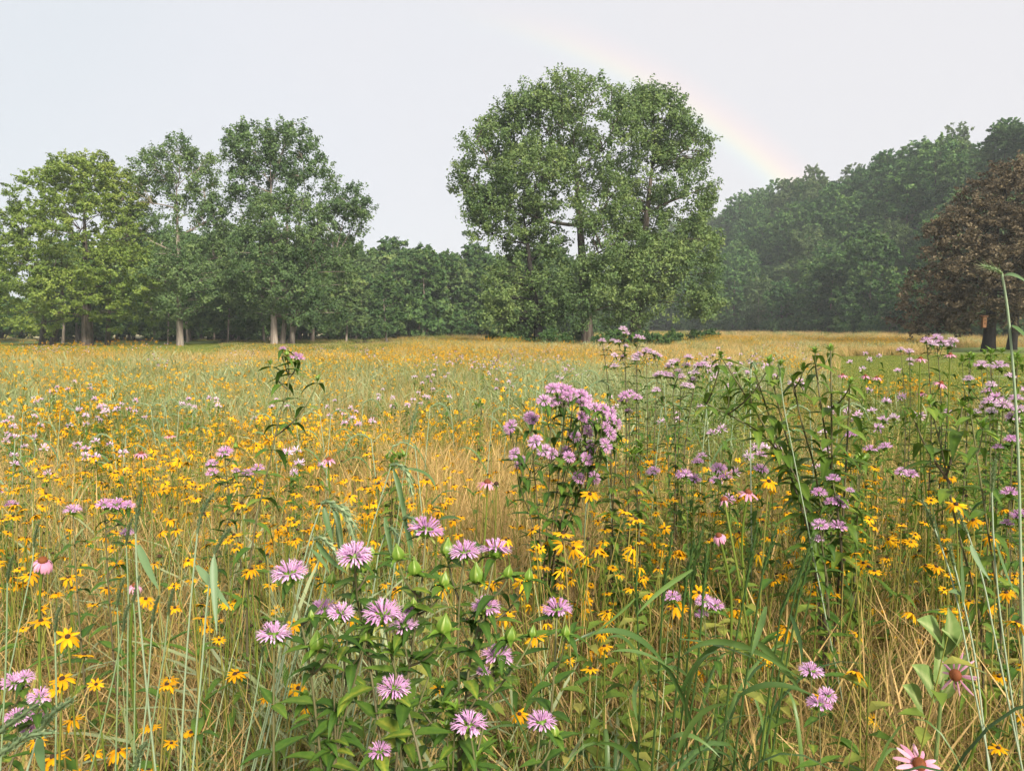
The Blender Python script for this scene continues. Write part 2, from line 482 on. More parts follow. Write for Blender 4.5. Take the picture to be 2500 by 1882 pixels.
def build_hero_trees():
    # the three cottonwoods in the middle of the meadow
    g = 'three tall trees in the middle of the meadow'
    hero_tree('cottonwood_tree', 'tall forked cottonwood with the highest crown, middle one of the three meadow trees', 'tree', 1437, 852, 66,
              [(1430, 250, 125, 75, 0), (1330, 290, 110, 90, 1), (1240, 300, 75, 65, 0), (1175, 335, 58, 40, -1), (1138, 385, 36, 42, 0), (1128, 430, 26, 26, 0), (1410, 400, 110, 80, 2),
               (1500, 330, 85, 95, -1), (1310, 410, 95, 75, -2), (1470, 480, 70, 80, -2), (1490, 580, 80, 80, -3), (1420, 700, 62, 60, -3), (1500, 690, 60, 60, -3), (1240, 390, 70, 45, 1), (1200, 440, 48, 32, -1), (1380, 215, 70, 48, 0), (1290, 235, 55, 45, 0)],
              COTTON, BARK, .56, 1150, 56000, .205, 11, g, top_px=(1400, 330), twig=1.25)
    hero_tree('cottonwood_tree', 'slimmer dark trunked cottonwood leaning left, leftmost of the three meadow trees', 'tree', 1320, 852, 65,
              [(1250, 520, 75, 60, 0), (1195, 480, 50, 45, -1), (1305, 520, 70, 55, 1), (1180, 540, 45, 35, 0), (1330, 600, 62, 52, 1), (1250, 640, 55, 55, 1),
               (1235, 710, 60, 58, 0), (1340, 720, 55, 60, -1), (1280, 780, 60, 32, 1), (1215, 775, 40, 35, 0), (1390, 770, 55, 40, -1), (1160, 500, 30, 28, 0)],
              COTTON, DARKBARK, .46, 600, 28000, .20, 12, g, top_px=(1275, 500), twig=1.15)
    hero_tree('cottonwood_tree', 'broad cottonwood with sunlit right side, rightmost of the three meadow trees', 'tree', 1545, 846, 68,
              [(1590, 280, 90, 85, 0), (1650, 340, 75, 70, 1), (1690, 330, 42, 45, 0), (1600, 400, 95, 90, 2), (1670, 450, 72, 70, -1), (1715, 480, 36, 40, 0), (1560, 500, 80, 80, 2),
               (1640, 560, 75, 62, 0), (1700, 590, 55, 55, -2), (1590, 650, 85, 75, -2), (1680, 680, 75, 70, -2), (1720, 745, 45, 45, -2), (1620, 750, 90, 50, -1), (1540, 740, 62, 60, -2), (1530, 620, 60, 70, -3), (1610, 240, 46, 45, 0), (1545, 250, 60, 60, 1), (1480, 770, 60, 40, 0)],
              COTTON, BARK, .54, 1200, 56000, .205, 13, g, top_px=(1600, 330), twig=1.25)
    # the group on the left
    g = 'large trees at the left edge of the meadow'
    hero_tree('maple_tree', 'wide light green tree with low boughs at the far left of the meadow edge', 'tree', 213, 850, 76,
              [(210, 430, 110, 62, 0), (110, 460, 80, 65, 0), (300, 450, 65, 60, 1), (60, 560, 72, 70, 0), (200, 540, 120, 80, -3), (310, 560, 60, 75, 0), (20, 620, 50, 60, 0),
               (95, 660, 95, 75, -2), (290, 680, 92, 70, -4), (190, 720, 110, 60, -2), (50, 740, 65, 50, 0), (330, 730, 55, 42, -1), (170, 400, 50, 42, 0), (240, 400, 50, 46, 0), (100, 790, 70, 25, 0), (300, 785, 70, 25, 1)],
              MAPLE, BARK, .55, 1750, 70000, .215, 14, g, extra_trunks=[(102, 6, .32, 110, 600), (125, 6, .3, 150, 600), (262, 8, .3, 270, 640)], top_px=(205, 480), twig=1.0, flat=.6, up=.2)
    hero_tree('cottonwood_tree', 'airy tree with a single pale trunk, second from the left in the left group', 'tree', 440, 852, 76,
              [(420, 370, 62, 42, 0), (370, 390, 46, 42, 0), (470, 400, 65, 55, 0), (380, 470, 62, 55, 0), (500, 440, 55, 50, 0), (450, 500, 65, 48, 1), (520, 520, 42, 60, 0), (360, 560, 50, 50, 1),
               (440, 600, 65, 45, -2), (520, 620, 50, 45, 1), (400, 680, 62, 48, -3), (475, 690, 62, 48, -3), (440, 750, 60, 32, -2), (440, 335, 35, 25, 0), (540, 720, 50, 50, 0)],
              COTTON_D, PALEBARK, .34, 760, 29000, .20, 15, g, top_px=(430, 420), twig=1.1)
    hero_tree('cottonwood_tree', 'tall dense dark green tree with several pale trunks, right end of the left group', 'tree', 670, 852, 76,
              [(620, 330, 68, 48, 0), (700, 330, 70, 46, 0), (740, 370, 62, 58, 0), (590, 400, 52, 60, 0), (660, 420, 85, 70, 1), (760, 450, 85, 70, 1), (850, 470, 48, 45, 0), (880, 490, 30, 32, 0),
               (600, 510, 60, 70, 1), (700, 540, 100, 80, -2), (810, 560, 80, 65, 0), (640, 620, 85, 70, -2), (770, 660, 85, 70, -2), (690, 700, 95, 50, -2), (600, 700, 50, 55, 1), (770, 765, 75, 38, -1), (660, 755, 50, 28, 1), (830, 620, 45, 55, 1), (720, 300, 36, 24, 0), (590, 320, 40, 34, 0)],
              COTTON_D, PALEBARK, .36, 1550, 66000, .205, 16, g, extra_trunks=[(688, 1.5, .28, 700, 500), (706, 2.5, .3, 780, 520), (715, 1, .26, 740, 480)], top_px=(660, 400), twig=1.1)
    # copper beech on the right
    hero_tree('copper_beech', 'purple brown copper beech with dense boughs sweeping down to the lawn', 'tree', 2412, 858, 58,
              [(2480, 470, 130, 85, 0), (2560, 440, 120, 100, 0), (2400, 560, 105, 80, -1), (2520, 580, 130, 90, -3), (2330, 650, 95, 70, 0), (2450, 680, 130, 80, -4), (2570, 690, 110, 90, -3),
               (2270, 730, 75, 58, 0), (2370, 745, 95, 55, -3), (2480, 760, 120, 40, -3), (2230, 785, 50, 26, 0), (2300, 795, 60, 26, -2), (2360, 600, 60, 50, -2), (2600, 560, 120, 120, 0), (2285, 560, 42, 26, 0), (2320, 520, 40, 30, 0), (2470, 410, 60, 40, 0)],
              BEECH, DARKBARK, .48, 2300, 56000, .19, 17, None, extra_trunks=[(2468, 3, .4, 2480, 600)], top_px=(2440, 520), twig=.85, up=.1, droop=.15, flat=.7)

def tree_protos(n, mat, bark, seed, h=14.0, wide=4.6, n_tw=420, n_leaf=9000, size=.45, low=.12, flat=.7, nb=20, r=.30):
    """broad round-headed trees made of many leafy lobes"""
    out = []
    for i in range(n):
        rng = np.random.default_rng(seed + i)
        blobs = [(rng.normal() * .3, rng.normal() * .3, h * .62, wide * .6, wide * .6, h * .26, .5)]
        for j in range(nb):
            t = (j + .5) / nb
            z = low + (.93 - low) * t
            rr = wide * math.sqrt(max(.05, 1 - ((t - .30) / .74) ** 2))
            a = j * 2.4 + rng.normal() * .4
            q = wide * r * rng.uniform(.75, 1.25)
            off = max(0, rr - q * .9) * rng.uniform(.8, 1.1)
            blobs.append((off * math.cos(a), off * math.sin(a), h * z, q * 1.12, q * 1.12, q * .78))
        cm, tips = crown_mb(blobs, n_tw, n_leaf, size, rng, twig=.9, up=.3, flat=flat, shell=.8)
        wm = wood_mb((0, 0, 0), (rng.normal() * .4, rng.normal() * .4, h * .8), blobs[::3], tips, rng, .22, n_twig=0, limb_z=h * .4)
        out.append((cm.mesh('crown', [mat], False), wm.mesh('trunk', [bark])))
    return out

def put_tree(name, label, cat, proto, x, y, s, rot, group, sz=1.0):
    t = thing(name, label, cat, (x, y, float(gz(x, y)) - .1), group, rot, 1.0)
    t.scale = (s, s, s * sz)
    link('crown', proto[0], t); link('trunk', proto[1], t)
    return t

def build_woods():
    rng = np.random.default_rng(33)
    wood = tree_protos(5, WOOD, PALEBARK, 50, h=16, wide=4.3, low=.20)
    woodl = tree_protos(2, COTTON, PALEBARK, 60, h=15.5, wide=4.4, low=.14)
    hill = tree_protos(6, HILLG, BARK, 70, h=14, wide=5.6, low=.05, size=.46, n_leaf=10000, n_tw=520, nb=12, r=.44, flat=.55)
    hill += tree_protos(3, WOOD, BARK, 170, h=13, wide=5.0, low=.05, size=.46, n_leaf=9000, n_tw=420, nb=11, r=.46, flat=.5)
    hillp = tree_protos(2, HILLP, PALEBARK, 80, h=15, wide=4.8, low=.05, size=.42, n_leaf=10000, n_tw=520, nb=12, r=.42)
    bush = []
    for i in range(3):
        r2 = np.random.default_rng(90 + i)
        blobs = [(r2.normal() * .9, r2.normal() * .7, .9 + r2.random() * 1.2, 1.3, 1.2, .9) for _ in range(6)]
        cm, _ = crown_mb(blobs, 130, 2600, .26, r2, twig=.7)
        wm = MB()
        for b in blobs:
            wm.add(*tube(bez((0, 0, -.2), (b[0] * .3, b[1] * .3, b[2] * .6), b[:3], 6), np.linspace(.06, .02, 6), 5), 0, .5)
        bush.append((cm.mesh('foliage', [WOOD], False), wm.mesh('stem', [BARK])))
    # wood edge behind the meadow, seen between the left group and the middle trees and on behind them
    line = [(-62, 108), (-30, 116), (-14, 122), (-2, 128), (8, 138), (16, 158), (26, 185), (38, 225)]
    lx, ly = np.array(line).T
    tt = np.concatenate([[0], np.cumsum(np.hypot(np.diff(lx), np.diff(ly)))])
    g = 'trees of the wood edge behind the meadow'
    for row, (dn, step) in enumerate([(0, 5.0), (5.5, 5.0), (12, 5.5), (19, 6)]):
        for s in np.arange(0, tt[-1], step):
            x = np.interp(s, tt, lx) + rng.normal() * 1.0; y = np.interp(s, tt, ly) + dn + rng.normal() * 1.2
            pr = woodl[rng.integers(2)] if rng.random() < .22 else wood[rng.integers(4)]
            sc_ = rng.uniform(.88, 1.18) * (1.0 + .03 * row) * (.96 if x < 8 else .85) * (1.0 if row or x > 0 else .85)
            w_ = 'behind the left group' if x < -24 else ('between left and middle trees' if x < 2 else 'beyond the middle trees')
            lt_ = 'lighter green' if pr[0].materials[0].name.startswith('cotton') else 'dark green'
            r_ = 'at the front of the wood' if row == 0 else 'deeper in the wood'
            put_tree('wood_tree', f'{lt_} tree {r_} {w_}', 'tree', pr, x, y, sc_, rng.uniform(0, 6.28), g + f': {lt_}, {r_}, {w_}')
        if row == 0:
            for s in np.arange(0, tt[-1], 3.6):
                x = np.interp(s, tt, lx) + rng.normal() * .8; y = np.interp(s, tt, ly) - 2.5 + rng.normal() * .8
                b = bush[rng.integers(3)]
                t = thing('wood_shrub', 'low dark shrub at the foot of the wood across the meadow', 'shrub', (x, y, float(gz(x, y))), 'shrubs along the foot of the wood', rng.uniform(0, 6.28), rng.uniform(.9, 1.8))
                link('foliage', b[0], t); link('stem', b[1], t)
    # shade trees behind the left group
    g = 'darker trees standing behind the left group'
    spots = [(-64, 92, .82), (-58, 98, .9), (-52, 94, .72), (-47, 100, .85), (-41, 96, .8), (-36, 100, .86), (-31, 95, .78), (-26, 99, .84), (-21, 96, .68), (-17, 103, .62), (-70, 100, .8), (-33, 88, .62), (-39, 86, .55), (-25, 87, .5), (-45, 106, .9), (-28, 106, .95), (-55, 108, .95), (-66, 112, .9), (-75, 90, .7)]
    for x, y, s in spots:
        pr = wood[rng.integers(4)] if rng.random() < .75 else woodl[rng.integers(2)]
        put_tree('shade_tree', 'dark leafy tree behind the tall trees of the left group', 'tree', pr, x, y, s, rng.uniform(0, 6.28), g, .95)
    # thicket closing the view under the crowns
    for x, y, s in [(x, 118 + 3 * math.sin(x), 2.0) for x in np.arange(-52, -14, 4.2)] + [(x, 121, 2.2) for x in np.arange(-100, -71, 4.5)] + [(x, 205, 3.2) for x in np.arange(-140, -40, 8)] + [(x, 158 + x * .5, 2.6) for x in np.arange(-34, 26, 5)]:
        b = bush[rng.integers(3)]
        t = thing('wood_shrub', 'dark thicket shrub closing the gap under the trees across the meadow', 'shrub', (x + rng.normal(), y, float(gz(x, y))), 'thicket under the trees across the meadow', rng.uniform(0, 6.28), s * rng.uniform(.85, 1.2))
        link('foliage', b[0], t); link('stem', b[1], t)
    # dark brambles round the feet of the middle trees
    for px, y, s in [(1235, 63, .55), (1275, 62, .5), (1350, 61, .6), (1385, 63, .5), (1470, 62, .55), (1500, 64, .6), (1560, 63, .6), (1600, 62, .5), (1640, 66, .6), (1690, 68, .55), (1410, 70, .6), (1290, 70, .6), (1200, 72, .5), (1740, 74, .6)]:
        x = (px - CX) / FPX * y
        b = bush[rng.integers(3)]
        t = thing('bramble', 'low dark bramble around the trunks of the three middle trees', 'shrub', (x, y, float(gz(x, y)) - .1), 'brambles under the middle trees', rng.uniform(0, 6.28), s)
        link('foliage', b[0], t); link('stem', b[1], t)
    # trees of the wooded hillside
    g = 'trees covering the hillside on the right'
    n = 0
    for y in np.arange(84, 345, 9.0):
        fx = np.interp(y, FOOT_Y, FOOT_X)
        for k, dx in enumerate(np.arange(1, 76, 8.2)):
            if n > 290: break
            x = fx + dx + rng.normal() * 1.3; yy = y + rng.normal() * 1.6
            px = x / yy * FPX + CX
            if px > 2650 or px < 1380: continue
            pale = rng.random() < .14
            pr = hillp[rng.integers(2)] if pale else hill[rng.integers(9)]
            z_ = 'at the foot of' if dx < 8 else ('halfway up' if dx < 36 else 'high on')
            d_ = 'nearer part' if yy < 150 else ('middle part' if yy < 220 else 'farthest part')
            lab = ('greyish pale green' if pale else 'dark green') + f' tree {z_} the {d_} of the wooded hillside'
            put_tree('hillside_tree', lab, 'tree', pr, x, yy, rng.uniform(.70, 1.3), rng.uniform(0, 6.28), f'{"pale" if pale else "dark"} trees {z_} the wooded hillside, {d_}', rng.uniform(.85, 1.1))
            n += 1
        for _ in range(3):
            x = fx - 1.5 + rng.normal() * 1.5
            if x / y * FPX + CX > 2600: continue
            b = bush[rng.integers(3)]
            t = thing('hillside_shrub', 'low shrub at the foot of the wooded hillside', 'shrub', (x, y + rng.uniform(-4, 4), float(gz(x, y))), 'shrubs at the foot of the hillside', rng.uniform(0, 6.28), rng.uniform(.7, 1.3))
            link('foliage', b[0], t); link('stem', b[1], t)
    tall = hill[1]
    put_tree('hillside_tree', 'single taller tree rising above the ridge beside the foot of the rainbow', 'tree', hillp[0], 93, 238, 1.05, 1.0, None, 1.2)
    for x, y, s in [(95, 103, 1.15), (101, 108, 1.1), (107, 101, 1.2), (91, 112, 1.05), (114, 106, 1.2)]:
        put_tree('hillside_tree', 'tall pointed crown on the ridge above the copper beech', 'tree', hill[rng.integers(5)], x, y, s, rng.uniform(0, 6), 'tall trees on the ridge above the copper beech', 1.1)
# ------------------------------------------------------------------ ground
def lawn_right(x, y):
    """mown lawn at the right: a strip from 22 m out to the far tall grass"""
    u = x / np.maximum(y, .1)
    e = .40 + .02 * np.sin(y * .5) + 1.6 / np.maximum(y, 1) * 0
    return smooth(e - .03, e + .03, u) * smooth(12, 14, y + .8 * np.sin(x * .9)) * (1 - smooth(47.0, 48.0, y))
def lawn_left(x, y):
    u = x / np.maximum(y, 1)
    return smooth(33, 36, y + 1.2 * np.sin(x * .35)) * (1 - smooth(104, 108, y)) * (1 - smooth(-.41, -.35, u))

def build_ground():
    xs = np.concatenate([np.linspace(-600, -110, 15), np.linspace(-100, 130, 116), np.linspace(140, 600, 15)])
    ys = np.concatenate([np.linspace(-60, -8, 7), np.linspace(-4, 60, 40), np.linspace(62, 380, 110), np.linspace(400, 650, 10)])
    X, Y = np.meshgrid(xs, ys)
    Z = gz(X, Y)
    mb = MB(); mb.add(*sheet(np.stack([X, Y, Z], -1)), 0, .5)
    soil = surfmat('meadow_soil', (.035, .028, .014), (.10, .085, .035), scale=.9, c3=(.058, .055, .021), bump=.3)
    o = link('ground', mb.mesh('ground', [soil])); o['kind'] = 'structure'
    o['label'] = 'soil and litter under the meadow and the woods'
    # mown lawns: sheets 4 mm above the soil
    lawn = surfmat('mown_grass', (.085, .125, .030), (.20, .235, .070), scale=1.1, c3=(.135, .185, .045), rough=.95, stretch=(.25, 1.6, 1), detail=10)
    def patch(name, label, x0, x1, y0, y1, f, n=160):
        X, Y = np.meshgrid(np.linspace(x0, x1, n), np.linspace(y0, y1, n))
        V, F = sheet(np.stack([X, Y, gz(X, Y) + .03], -1))
        k = f(V[:, 0], V[:, 1])[F].min(1) > .5
        used = np.unique(F[k]); mp = np.full(len(V), -1); mp[used] = np.arange(len(used))
        mb = MB(); mb.add(V[used], mp[F[k]], 0, .5)
        o = link(name, mb.mesh(name, [lawn])); o['kind'] = 'structure'; o['label'] = label
    patch('lawn', 'mown green lawn between the flowers and the copper beech', 3, 75, 9, 70, lambda x, y: np.maximum(lawn_right(x, y), smooth(23, 26, x) * smooth(40, 47, y) * (1 - smooth(66, 70, y))))
    patch('lawn', 'mown green lawn under the trees at the far left', -95, -9, 30, 110, lawn_left)
    # pale stubble field glimpsed between the trunks at the left
    stub = surfmat('stubble_field', (.30, .27, .15), (.40, .36, .21), scale=.5, rough=.95)
    X, Y = np.meshgrid(np.linspace(-90, -30, 30), np.linspace(122, 200, 30))
    mb = MB(); mb.add(*sheet(np.stack([X, Y, gz(X, Y) + .12 + (Y - 122) * .012], -1)), 0, .5)
    o = link('stubble_field', mb.mesh('stubble_field', [stub])); o['kind'] = 'structure'; o['label'] = 'pale dry field beyond the trees at the left'

# ------------------------------------------------------------------ meadow sward
def blades(mb, n, r, h, w, lean=(.1, .5), droop=(.0, .35), seg=5, mat=0, tint=(0, 1), rng=None, head=None, c=(0, 0), taper=.75, az=None, curl=2.0):
    rng = rng or R
    a = rng.uniform(0, 2 * np.pi, n) if az is None else az + rng.normal(size=n) * .5
    th = rng.uniform(0, 2 * np.pi, n); rr = r * np.sqrt(rng.random(n))
    B = np.stack([c[0] + rr * np.cos(th), c[1] + rr * np.sin(th), np.full(n, -.03)], -1)
    H = rng.uniform(*h, n); LN = rng.uniform(*lean, n) * H; D = rng.uniform(*droop, n) * H
    t = np.linspace(0, 1, seg + 1)
    dx, dy = np.cos(a), np.sin(a)
    tl = t[None] ** curl
    P = np.stack([B[:, 0:1] + (dx * LN)[:, None] * tl, B[:, 1:2] + (dy * LN)[:, None] * tl,
                  B[:, 2:3] + H[:, None] * t[None] - D[:, None] * t[None] ** 3], -1)
    ww = rng.uniform(*w, n)
    prof = (1 - t ** 2.2) ** taper
    if head:   # seed head: (start, gain)
        prof = np.where(t < head[0], .55 + 0 * t, np.sin(np.clip((t - head[0]) / (1 - head[0]), 0, 1) * np.pi) * head[1] + .25)
    s = a + np.pi / 2 + rng.normal(size=n) * .6
    S = np.stack([np.cos(s), np.sin(s), 0 * s], -1)[:, None] * (ww[:, None] * prof[None])[..., None] / 2
    V = np.stack([P - S, P + S], 2)            # n, seg+1, 2, 3
    k = (seg + 1) * 2
    i = np.arange(n)[:, None] * k; j = np.arange(seg)[None] * 2
    F = np.stack([i + j, i + j + 1, i + j + 3, i + j + 2], -1).reshape(-1, 4)
    T = np.repeat(rng.uniform(*tint, n), k)
    mb.add(V.reshape(-1, 3), F, mat, T)
    return P[:, -1], P[:, -1] - P[:, -2]

def susan_head_mb(mb, c, nrm_, s, rng, petal_n=10, seg=2, mats=(1, 2), droop=.35, cone=True, wide=.30):
    """low-detail yellow flower: petals and dark cone"""
    M = zframe(nrm_, c, s, rng.uniform(0, 6))
    rows = []
    for k in range(petal_n):
        if rng.random() < .06: continue
        a = 2 * np.pi * k / petal_n + rng.normal() * .1
        l = rng.uniform(.8, 1.1); dz = -droop * rng.uniform(.5, 1.4)
        ca, sa = math.cos(a), math.sin(a)
        w = wide * .5
        V = np.array([[.18 * ca + w * .5 * sa, .18 * sa - w * .5 * ca, 0], [.18 * ca - w * .5 * sa, .18 * sa + w * .5 * ca, 0],
                      [.62 * l * ca - w * sa, .62 * l * sa + w * ca, dz * .35], [.62 * l * ca + w * sa, .62 * l * sa - w * ca, dz * .35],
                      [1.0 * l * ca - w * .4 * sa, 1.0 * l * sa + w * .4 * ca, dz], [1.0 * l * ca + w * .4 * sa, 1.0 * l * sa - w * .4 * ca, dz]])
        V = V @ M[:3, :3].T + M[:3, 3]
        mb.add(V, [[0, 1, 2, 3], [3, 2, 4, 5]], mats[0], rng.uniform(.25, .8))
    if cone:
        n = 6; th = np.arange(n) * 2 * np.pi / n
        V = np.concatenate([np.stack([.18 * np.cos(th), .18 * np.sin(th), 0 * th - .02], -1), np.stack([.15 * np.cos(th), .15 * np.sin(th), 0 * th + .13], -1), [[0, 0, .21]]])
        F4 = [[i, (i + 1) % n, n + (i + 1) % n, n + i] for i in range(n)]
        V = V @ M[:3, :3].T + M[:3, 3]
        mb.add(V, F4, mats[1], .3)
        mb.add(V, [[n + i, n + (i + 1) % n, 2 * n] for i in range(n)], mats[1], .5)

def simple_leaf(mb, c, t, up, L, w, mat=0, tint=.5, droop=.3):
    M = frame(t, up, c)
    V = np.array([[0, 0, 0], [-w / 2, L * .4, L * .06], [0, L * .38, -.0], [w / 2, L * .4, L * .06], [-w * .3, L * .75, -droop * L * .35], [w * .3, L * .75, -droop * L * .35], [0, L, -droop * L]])
    V = V @ M[:3, :3].T + M[:3, 3]
    mb.add(V, [[0, 2, 1], [0, 3, 2]], mat, tint)
    mb.add(V, [[1, 2, 5, 4], ] if False else [[1, 2, 6, 4], [2, 3, 5, 6]], mat, tint)

def rdir(rng, tilt):
    a = rng.uniform(0, 2 * np.pi); b = rng.uniform(0, tilt)
    return np.array([math.sin(b) * math.cos(a), math.sin(b) * math.sin(a), math.cos(b)])

def far_bee_balm_mb(rng, n=7, h=1.0, fs=.03, spread=.3, leaves=40):
    mb = MB()
    for k in range(n):
        a = rng.uniform(0, 6.28); r = spread * math.sqrt(rng.random())
        top = np.array([r * math.cos(a), r * math.sin(a), h * rng.uniform(.84, 1.05) - .25 * r])
        p = bez((top[0] * .25, top[1] * .25, 0), (top[0] * .6, top[1] * .6, h * .5), top, 6)
        mb.add(*tube(p, [.004, .0035, .003, .003, .0025, .002], 3), 1, .3)
        for j in range(int(leaves / n)):
            t = rng.uniform(.3, .97); q = p[min(5, int(t * 5.99))]
            d = rdir(rng, 1.2); d[2] *= .4
            simple_leaf(mb, q, d + [0, 0, .2], (0, 0, 1), rng.uniform(.05, .09), rng.uniform(.018, .028), 0, rng.uniform(.2, .85), .35)
        m = 22
        d = nrm(rng.normal(size=(m, 3)) * [1, 1, .45] + [0, 0, .45])
        s = fs * rng.uniform(.8, 1.1)
        sd = nrm(np.cross(d, rng.normal(size=(m, 3))))
        b0 = top + d * s * .25; b1 = top + d * s * rng.uniform(.8, 1.15, (m, 1)) + np.array([0, 0, -.1 * s])
        w = s * .13
        V = np.stack([b0 - sd * w * .6, b0 + sd * w * .6, b1 + sd * w, b1 - sd * w], 1).reshape(-1, 3)
        mb.add(V, np.arange(m * 4).reshape(-1, 4), 2, np.repeat(rng.uniform(.2, 1, m), 4))
        n6 = 5; th = np.arange(n6) * 2 * np.pi / n6
        V = np.concatenate([top + s * .36 * np.stack([np.cos(th), np.sin(th), 0 * th], -1), [top + [0, 0, s * .3]], [top - [0, 0, s * .5]]])
        mb.add(V, [[i, (i + 1) % n6, n6] for i in range(n6)] + [[(i + 1) % n6, i, n6 + 1] for i in range(n6)], 0, .9)
    return mb

def far_susan_mb(rng, n=5, h=.7, s=.027, r=.14, petals=10, leaves=6):
    mb = MB()
    for k in range(n):
        a = rng.uniform(0, 6.28); q = r * math.sqrt(rng.random())
        top = np.array([q * math.cos(a), q * math.sin(a), h * rng.uniform(.6, 1.12)])
        p = bez((top[0] * .4, top[1] * .4, 0), (top[0] * .4, top[1] * .4, h * .6), top, 4)
        mb.add(*tube(p, .0022, 3), 0, rng.uniform(.3, .62))
        d = rdir(rng, 1.1)
        if rng.random() < .14: petals_ = 0
        else: petals_ = petals - int(rng.integers(0, 3))
        susan_head_mb(mb, top, d, s * rng.uniform(.6, 1.2), rng, petals_, mats=(1, 2), droop=rng.uniform(.15, .95))
    for k in range(leaves):
        z = rng.uniform(.15, .6) * h
        simple_leaf(mb, np.array([rng.normal() * r * .4, rng.normal() * r * .4, z]), rdir(rng, 1.3), (0, 0, 1), rng.uniform(.06, .11), .018, 0, rng.uniform(.5, .72))
    return mb

def forb_mb(rng, h=.6, n=3, L=.07, r=.08):
    mb = MB()
    for k in range(n):
        o = np.array([rng.uniform(-r, r), rng.uniform(-r, r), 0])
        top = o + np.array([rng.normal() * .08, rng.normal() * .08, h * rng.uniform(.65, 1.1)])
        p = bez(o, o * .7 + top * .3 + [0, 0, h * .3], top, 6)
        mb.add(*tube(p, np.linspace(.0035, .0012, 6), 3), 0, .55)
        for j in range(14):
            t = .15 + .85 * j / 14
            q = p[int(t * 5)] * (1 - (t * 5) % 1) + p[min(5, int(t * 5) + 1)] * ((t * 5) % 1)
            a = j * 1.57 + rng.normal() * .3
            d = np.array([math.cos(a), math.sin(a), .45])
            simple_leaf(mb, q, d, (0, 0, 1), L * rng.uniform(.7, 1.2) * (1.1 - .5 * t), L * .32, 0, rng.uniform(.44, .70), .4)
    return mb

def scatter(name, meshes, P, rot, scl, idx, label):
    """One object whose geometry nodes place the given plant meshes at the points."""
    me = bpy.data.meshes.new(name)
    me.vertices.add(len(P)); me.vertices.foreach_set('co', np.asarray(P, np.float32).ravel())
    a = me.attributes.new('rot', 'FLOAT_VECTOR', 'POINT'); a.data.foreach_set('vector', np.asarray(rot, np.float32).ravel())
    a = me.attributes.new('scl', 'FLOAT_VECTOR', 'POINT'); a.data.foreach_set('vector', np.asarray(scl, np.float32).ravel())
    a = me.attributes.new('idx', 'INT', 'POINT'); a.data.foreach_set('value', np.asarray(idx, np.int32))
    o = link(name, me); tag(o, label, kind='stuff')
    ng = bpy.data.node_groups.new(name, 'GeometryNodeTree')
    ng.interface.new_socket('Geometry', in_out='INPUT', socket_type='NodeSocketGeometry')
    ng.interface.new_socket('Geometry', in_out='OUTPUT', socket_type='NodeSocketGeometry')
    N, L = ng.nodes, ng.links
    gi, go = N.new('NodeGroupInput'), N.new('NodeGroupOutput')
    ip = N.new('GeometryNodeInstanceOnPoints')
    jn = N.new('GeometryNodeJoinGeometry')
    for m in reversed(meshes):
        src = bpy.data.objects.new('sward_source', m)
        oi = N.new('GeometryNodeObjectInfo'); oi.inputs['Object'].default_value = src
        gt = N.new('GeometryNodeGeometryToInstance')
        L.new(oi.outputs['Geometry'], gt.inputs[0]); L.new(gt.outputs[0], jn.inputs[0])
    def attr(n, t):
        k = N.new('GeometryNodeInputNamedAttribute'); k.data_type = t; k.inputs['Name'].default_value = n
        return k.outputs['Attribute']
    L.new(gi.outputs[0], ip.inputs['Points']); L.new(jn.outputs[0], ip.inputs['Instance'])
    ip.inputs['Pick Instance'].default_value = True
    L.new(attr('idx', 'INT'), ip.inputs['Instance Index'])
    er = N.new('FunctionNodeEulerToRotation'); L.new(attr('rot', 'FLOAT_VECTOR'), er.inputs[0]); L.new(er.outputs[0], ip.inputs['Rotation'])
    L.new(attr('scl', 'FLOAT_VECTOR'), ip.inputs['Scale'])
    L.new(ip.outputs[0], go.inputs[0])
    md = o.modifiers.new('scatter', 'NODES'); md.node_group = ng
    return o

def vnoise(x, y, f, seed=0):
    """smooth value noise 0..1"""
    rg = np.random.default_rng(1000 + seed); T = rg.random((128, 128))
    x, y = np.asarray(x) * f + 31.7, np.asarray(y) * f + 17.3
    i, j = np.floor(x).astype(int), np.floor(y).astype(int); u, v = x - i, y - j
    u, v = u * u * (3 - 2 * u), v * v * (3 - 2 * v)
    g = lambda a, b: T[a % 128, b % 128]
    return (g(i, j) * (1 - u) + g(i + 1, j) * u) * (1 - v) + (g(i, j + 1) * (1 - u) + g(i + 1, j + 1) * u) * v

def gauss(x, y, L):
    s = 0
    for cx, cy, sx, sy, a in L: s = s + a * np.exp(-((x - cx) / sx) ** 2 - ((y - cy) / sy) ** 2)
    return s
# where the yellow flowers stand thickest (metres)
YDRIFT = [(-1.3, 3.0, .9, .7, .9), (-2.6, 5.0, 1.6, 1.4, 1.2), (-1.6, 6.6, 1.2, .9, 1.1), (-.6, 3.0, .4, .5, .7), (-4.6, 7.2, 2, 1.5, 1.0), (.2, 7.0, 1.3, 1.3, .7), (-.9, 2.3, .35, .4, .7),
          (1.85, 3.9, .45, .6, 1.6), (.28, 2.55, .28, .25, 1.8), (1.15, 5.6, .5, .5, 1.2), (1.1, 2.8, .5, .35, .8), (6.0, 10.8, .7, .7, 1.4), (-.75, 1.5, .22, .3, 1.0), (2.0, 2.6, .5, .3, .4),
          (-9, 26, 12, 5, 1.3), (-20, 28, 12, 5, 1.4), (-3, 34, 8, 6, 1.0), (3, 45, 9, 9, .45), (-8, 18, 7, 3, .3), (-6, 12, 3, 1.4, .45), (14, 60, 6, 4, .7), (26, 62, 12, 9, 1.5), (38, 56, 10, 8, 1.3), (6, 24, 6, 5, .25), (-2, 62, 9, 9, .7), (-26, 24, 8, 3, .4), (24, 78, 14, 9, .7)]
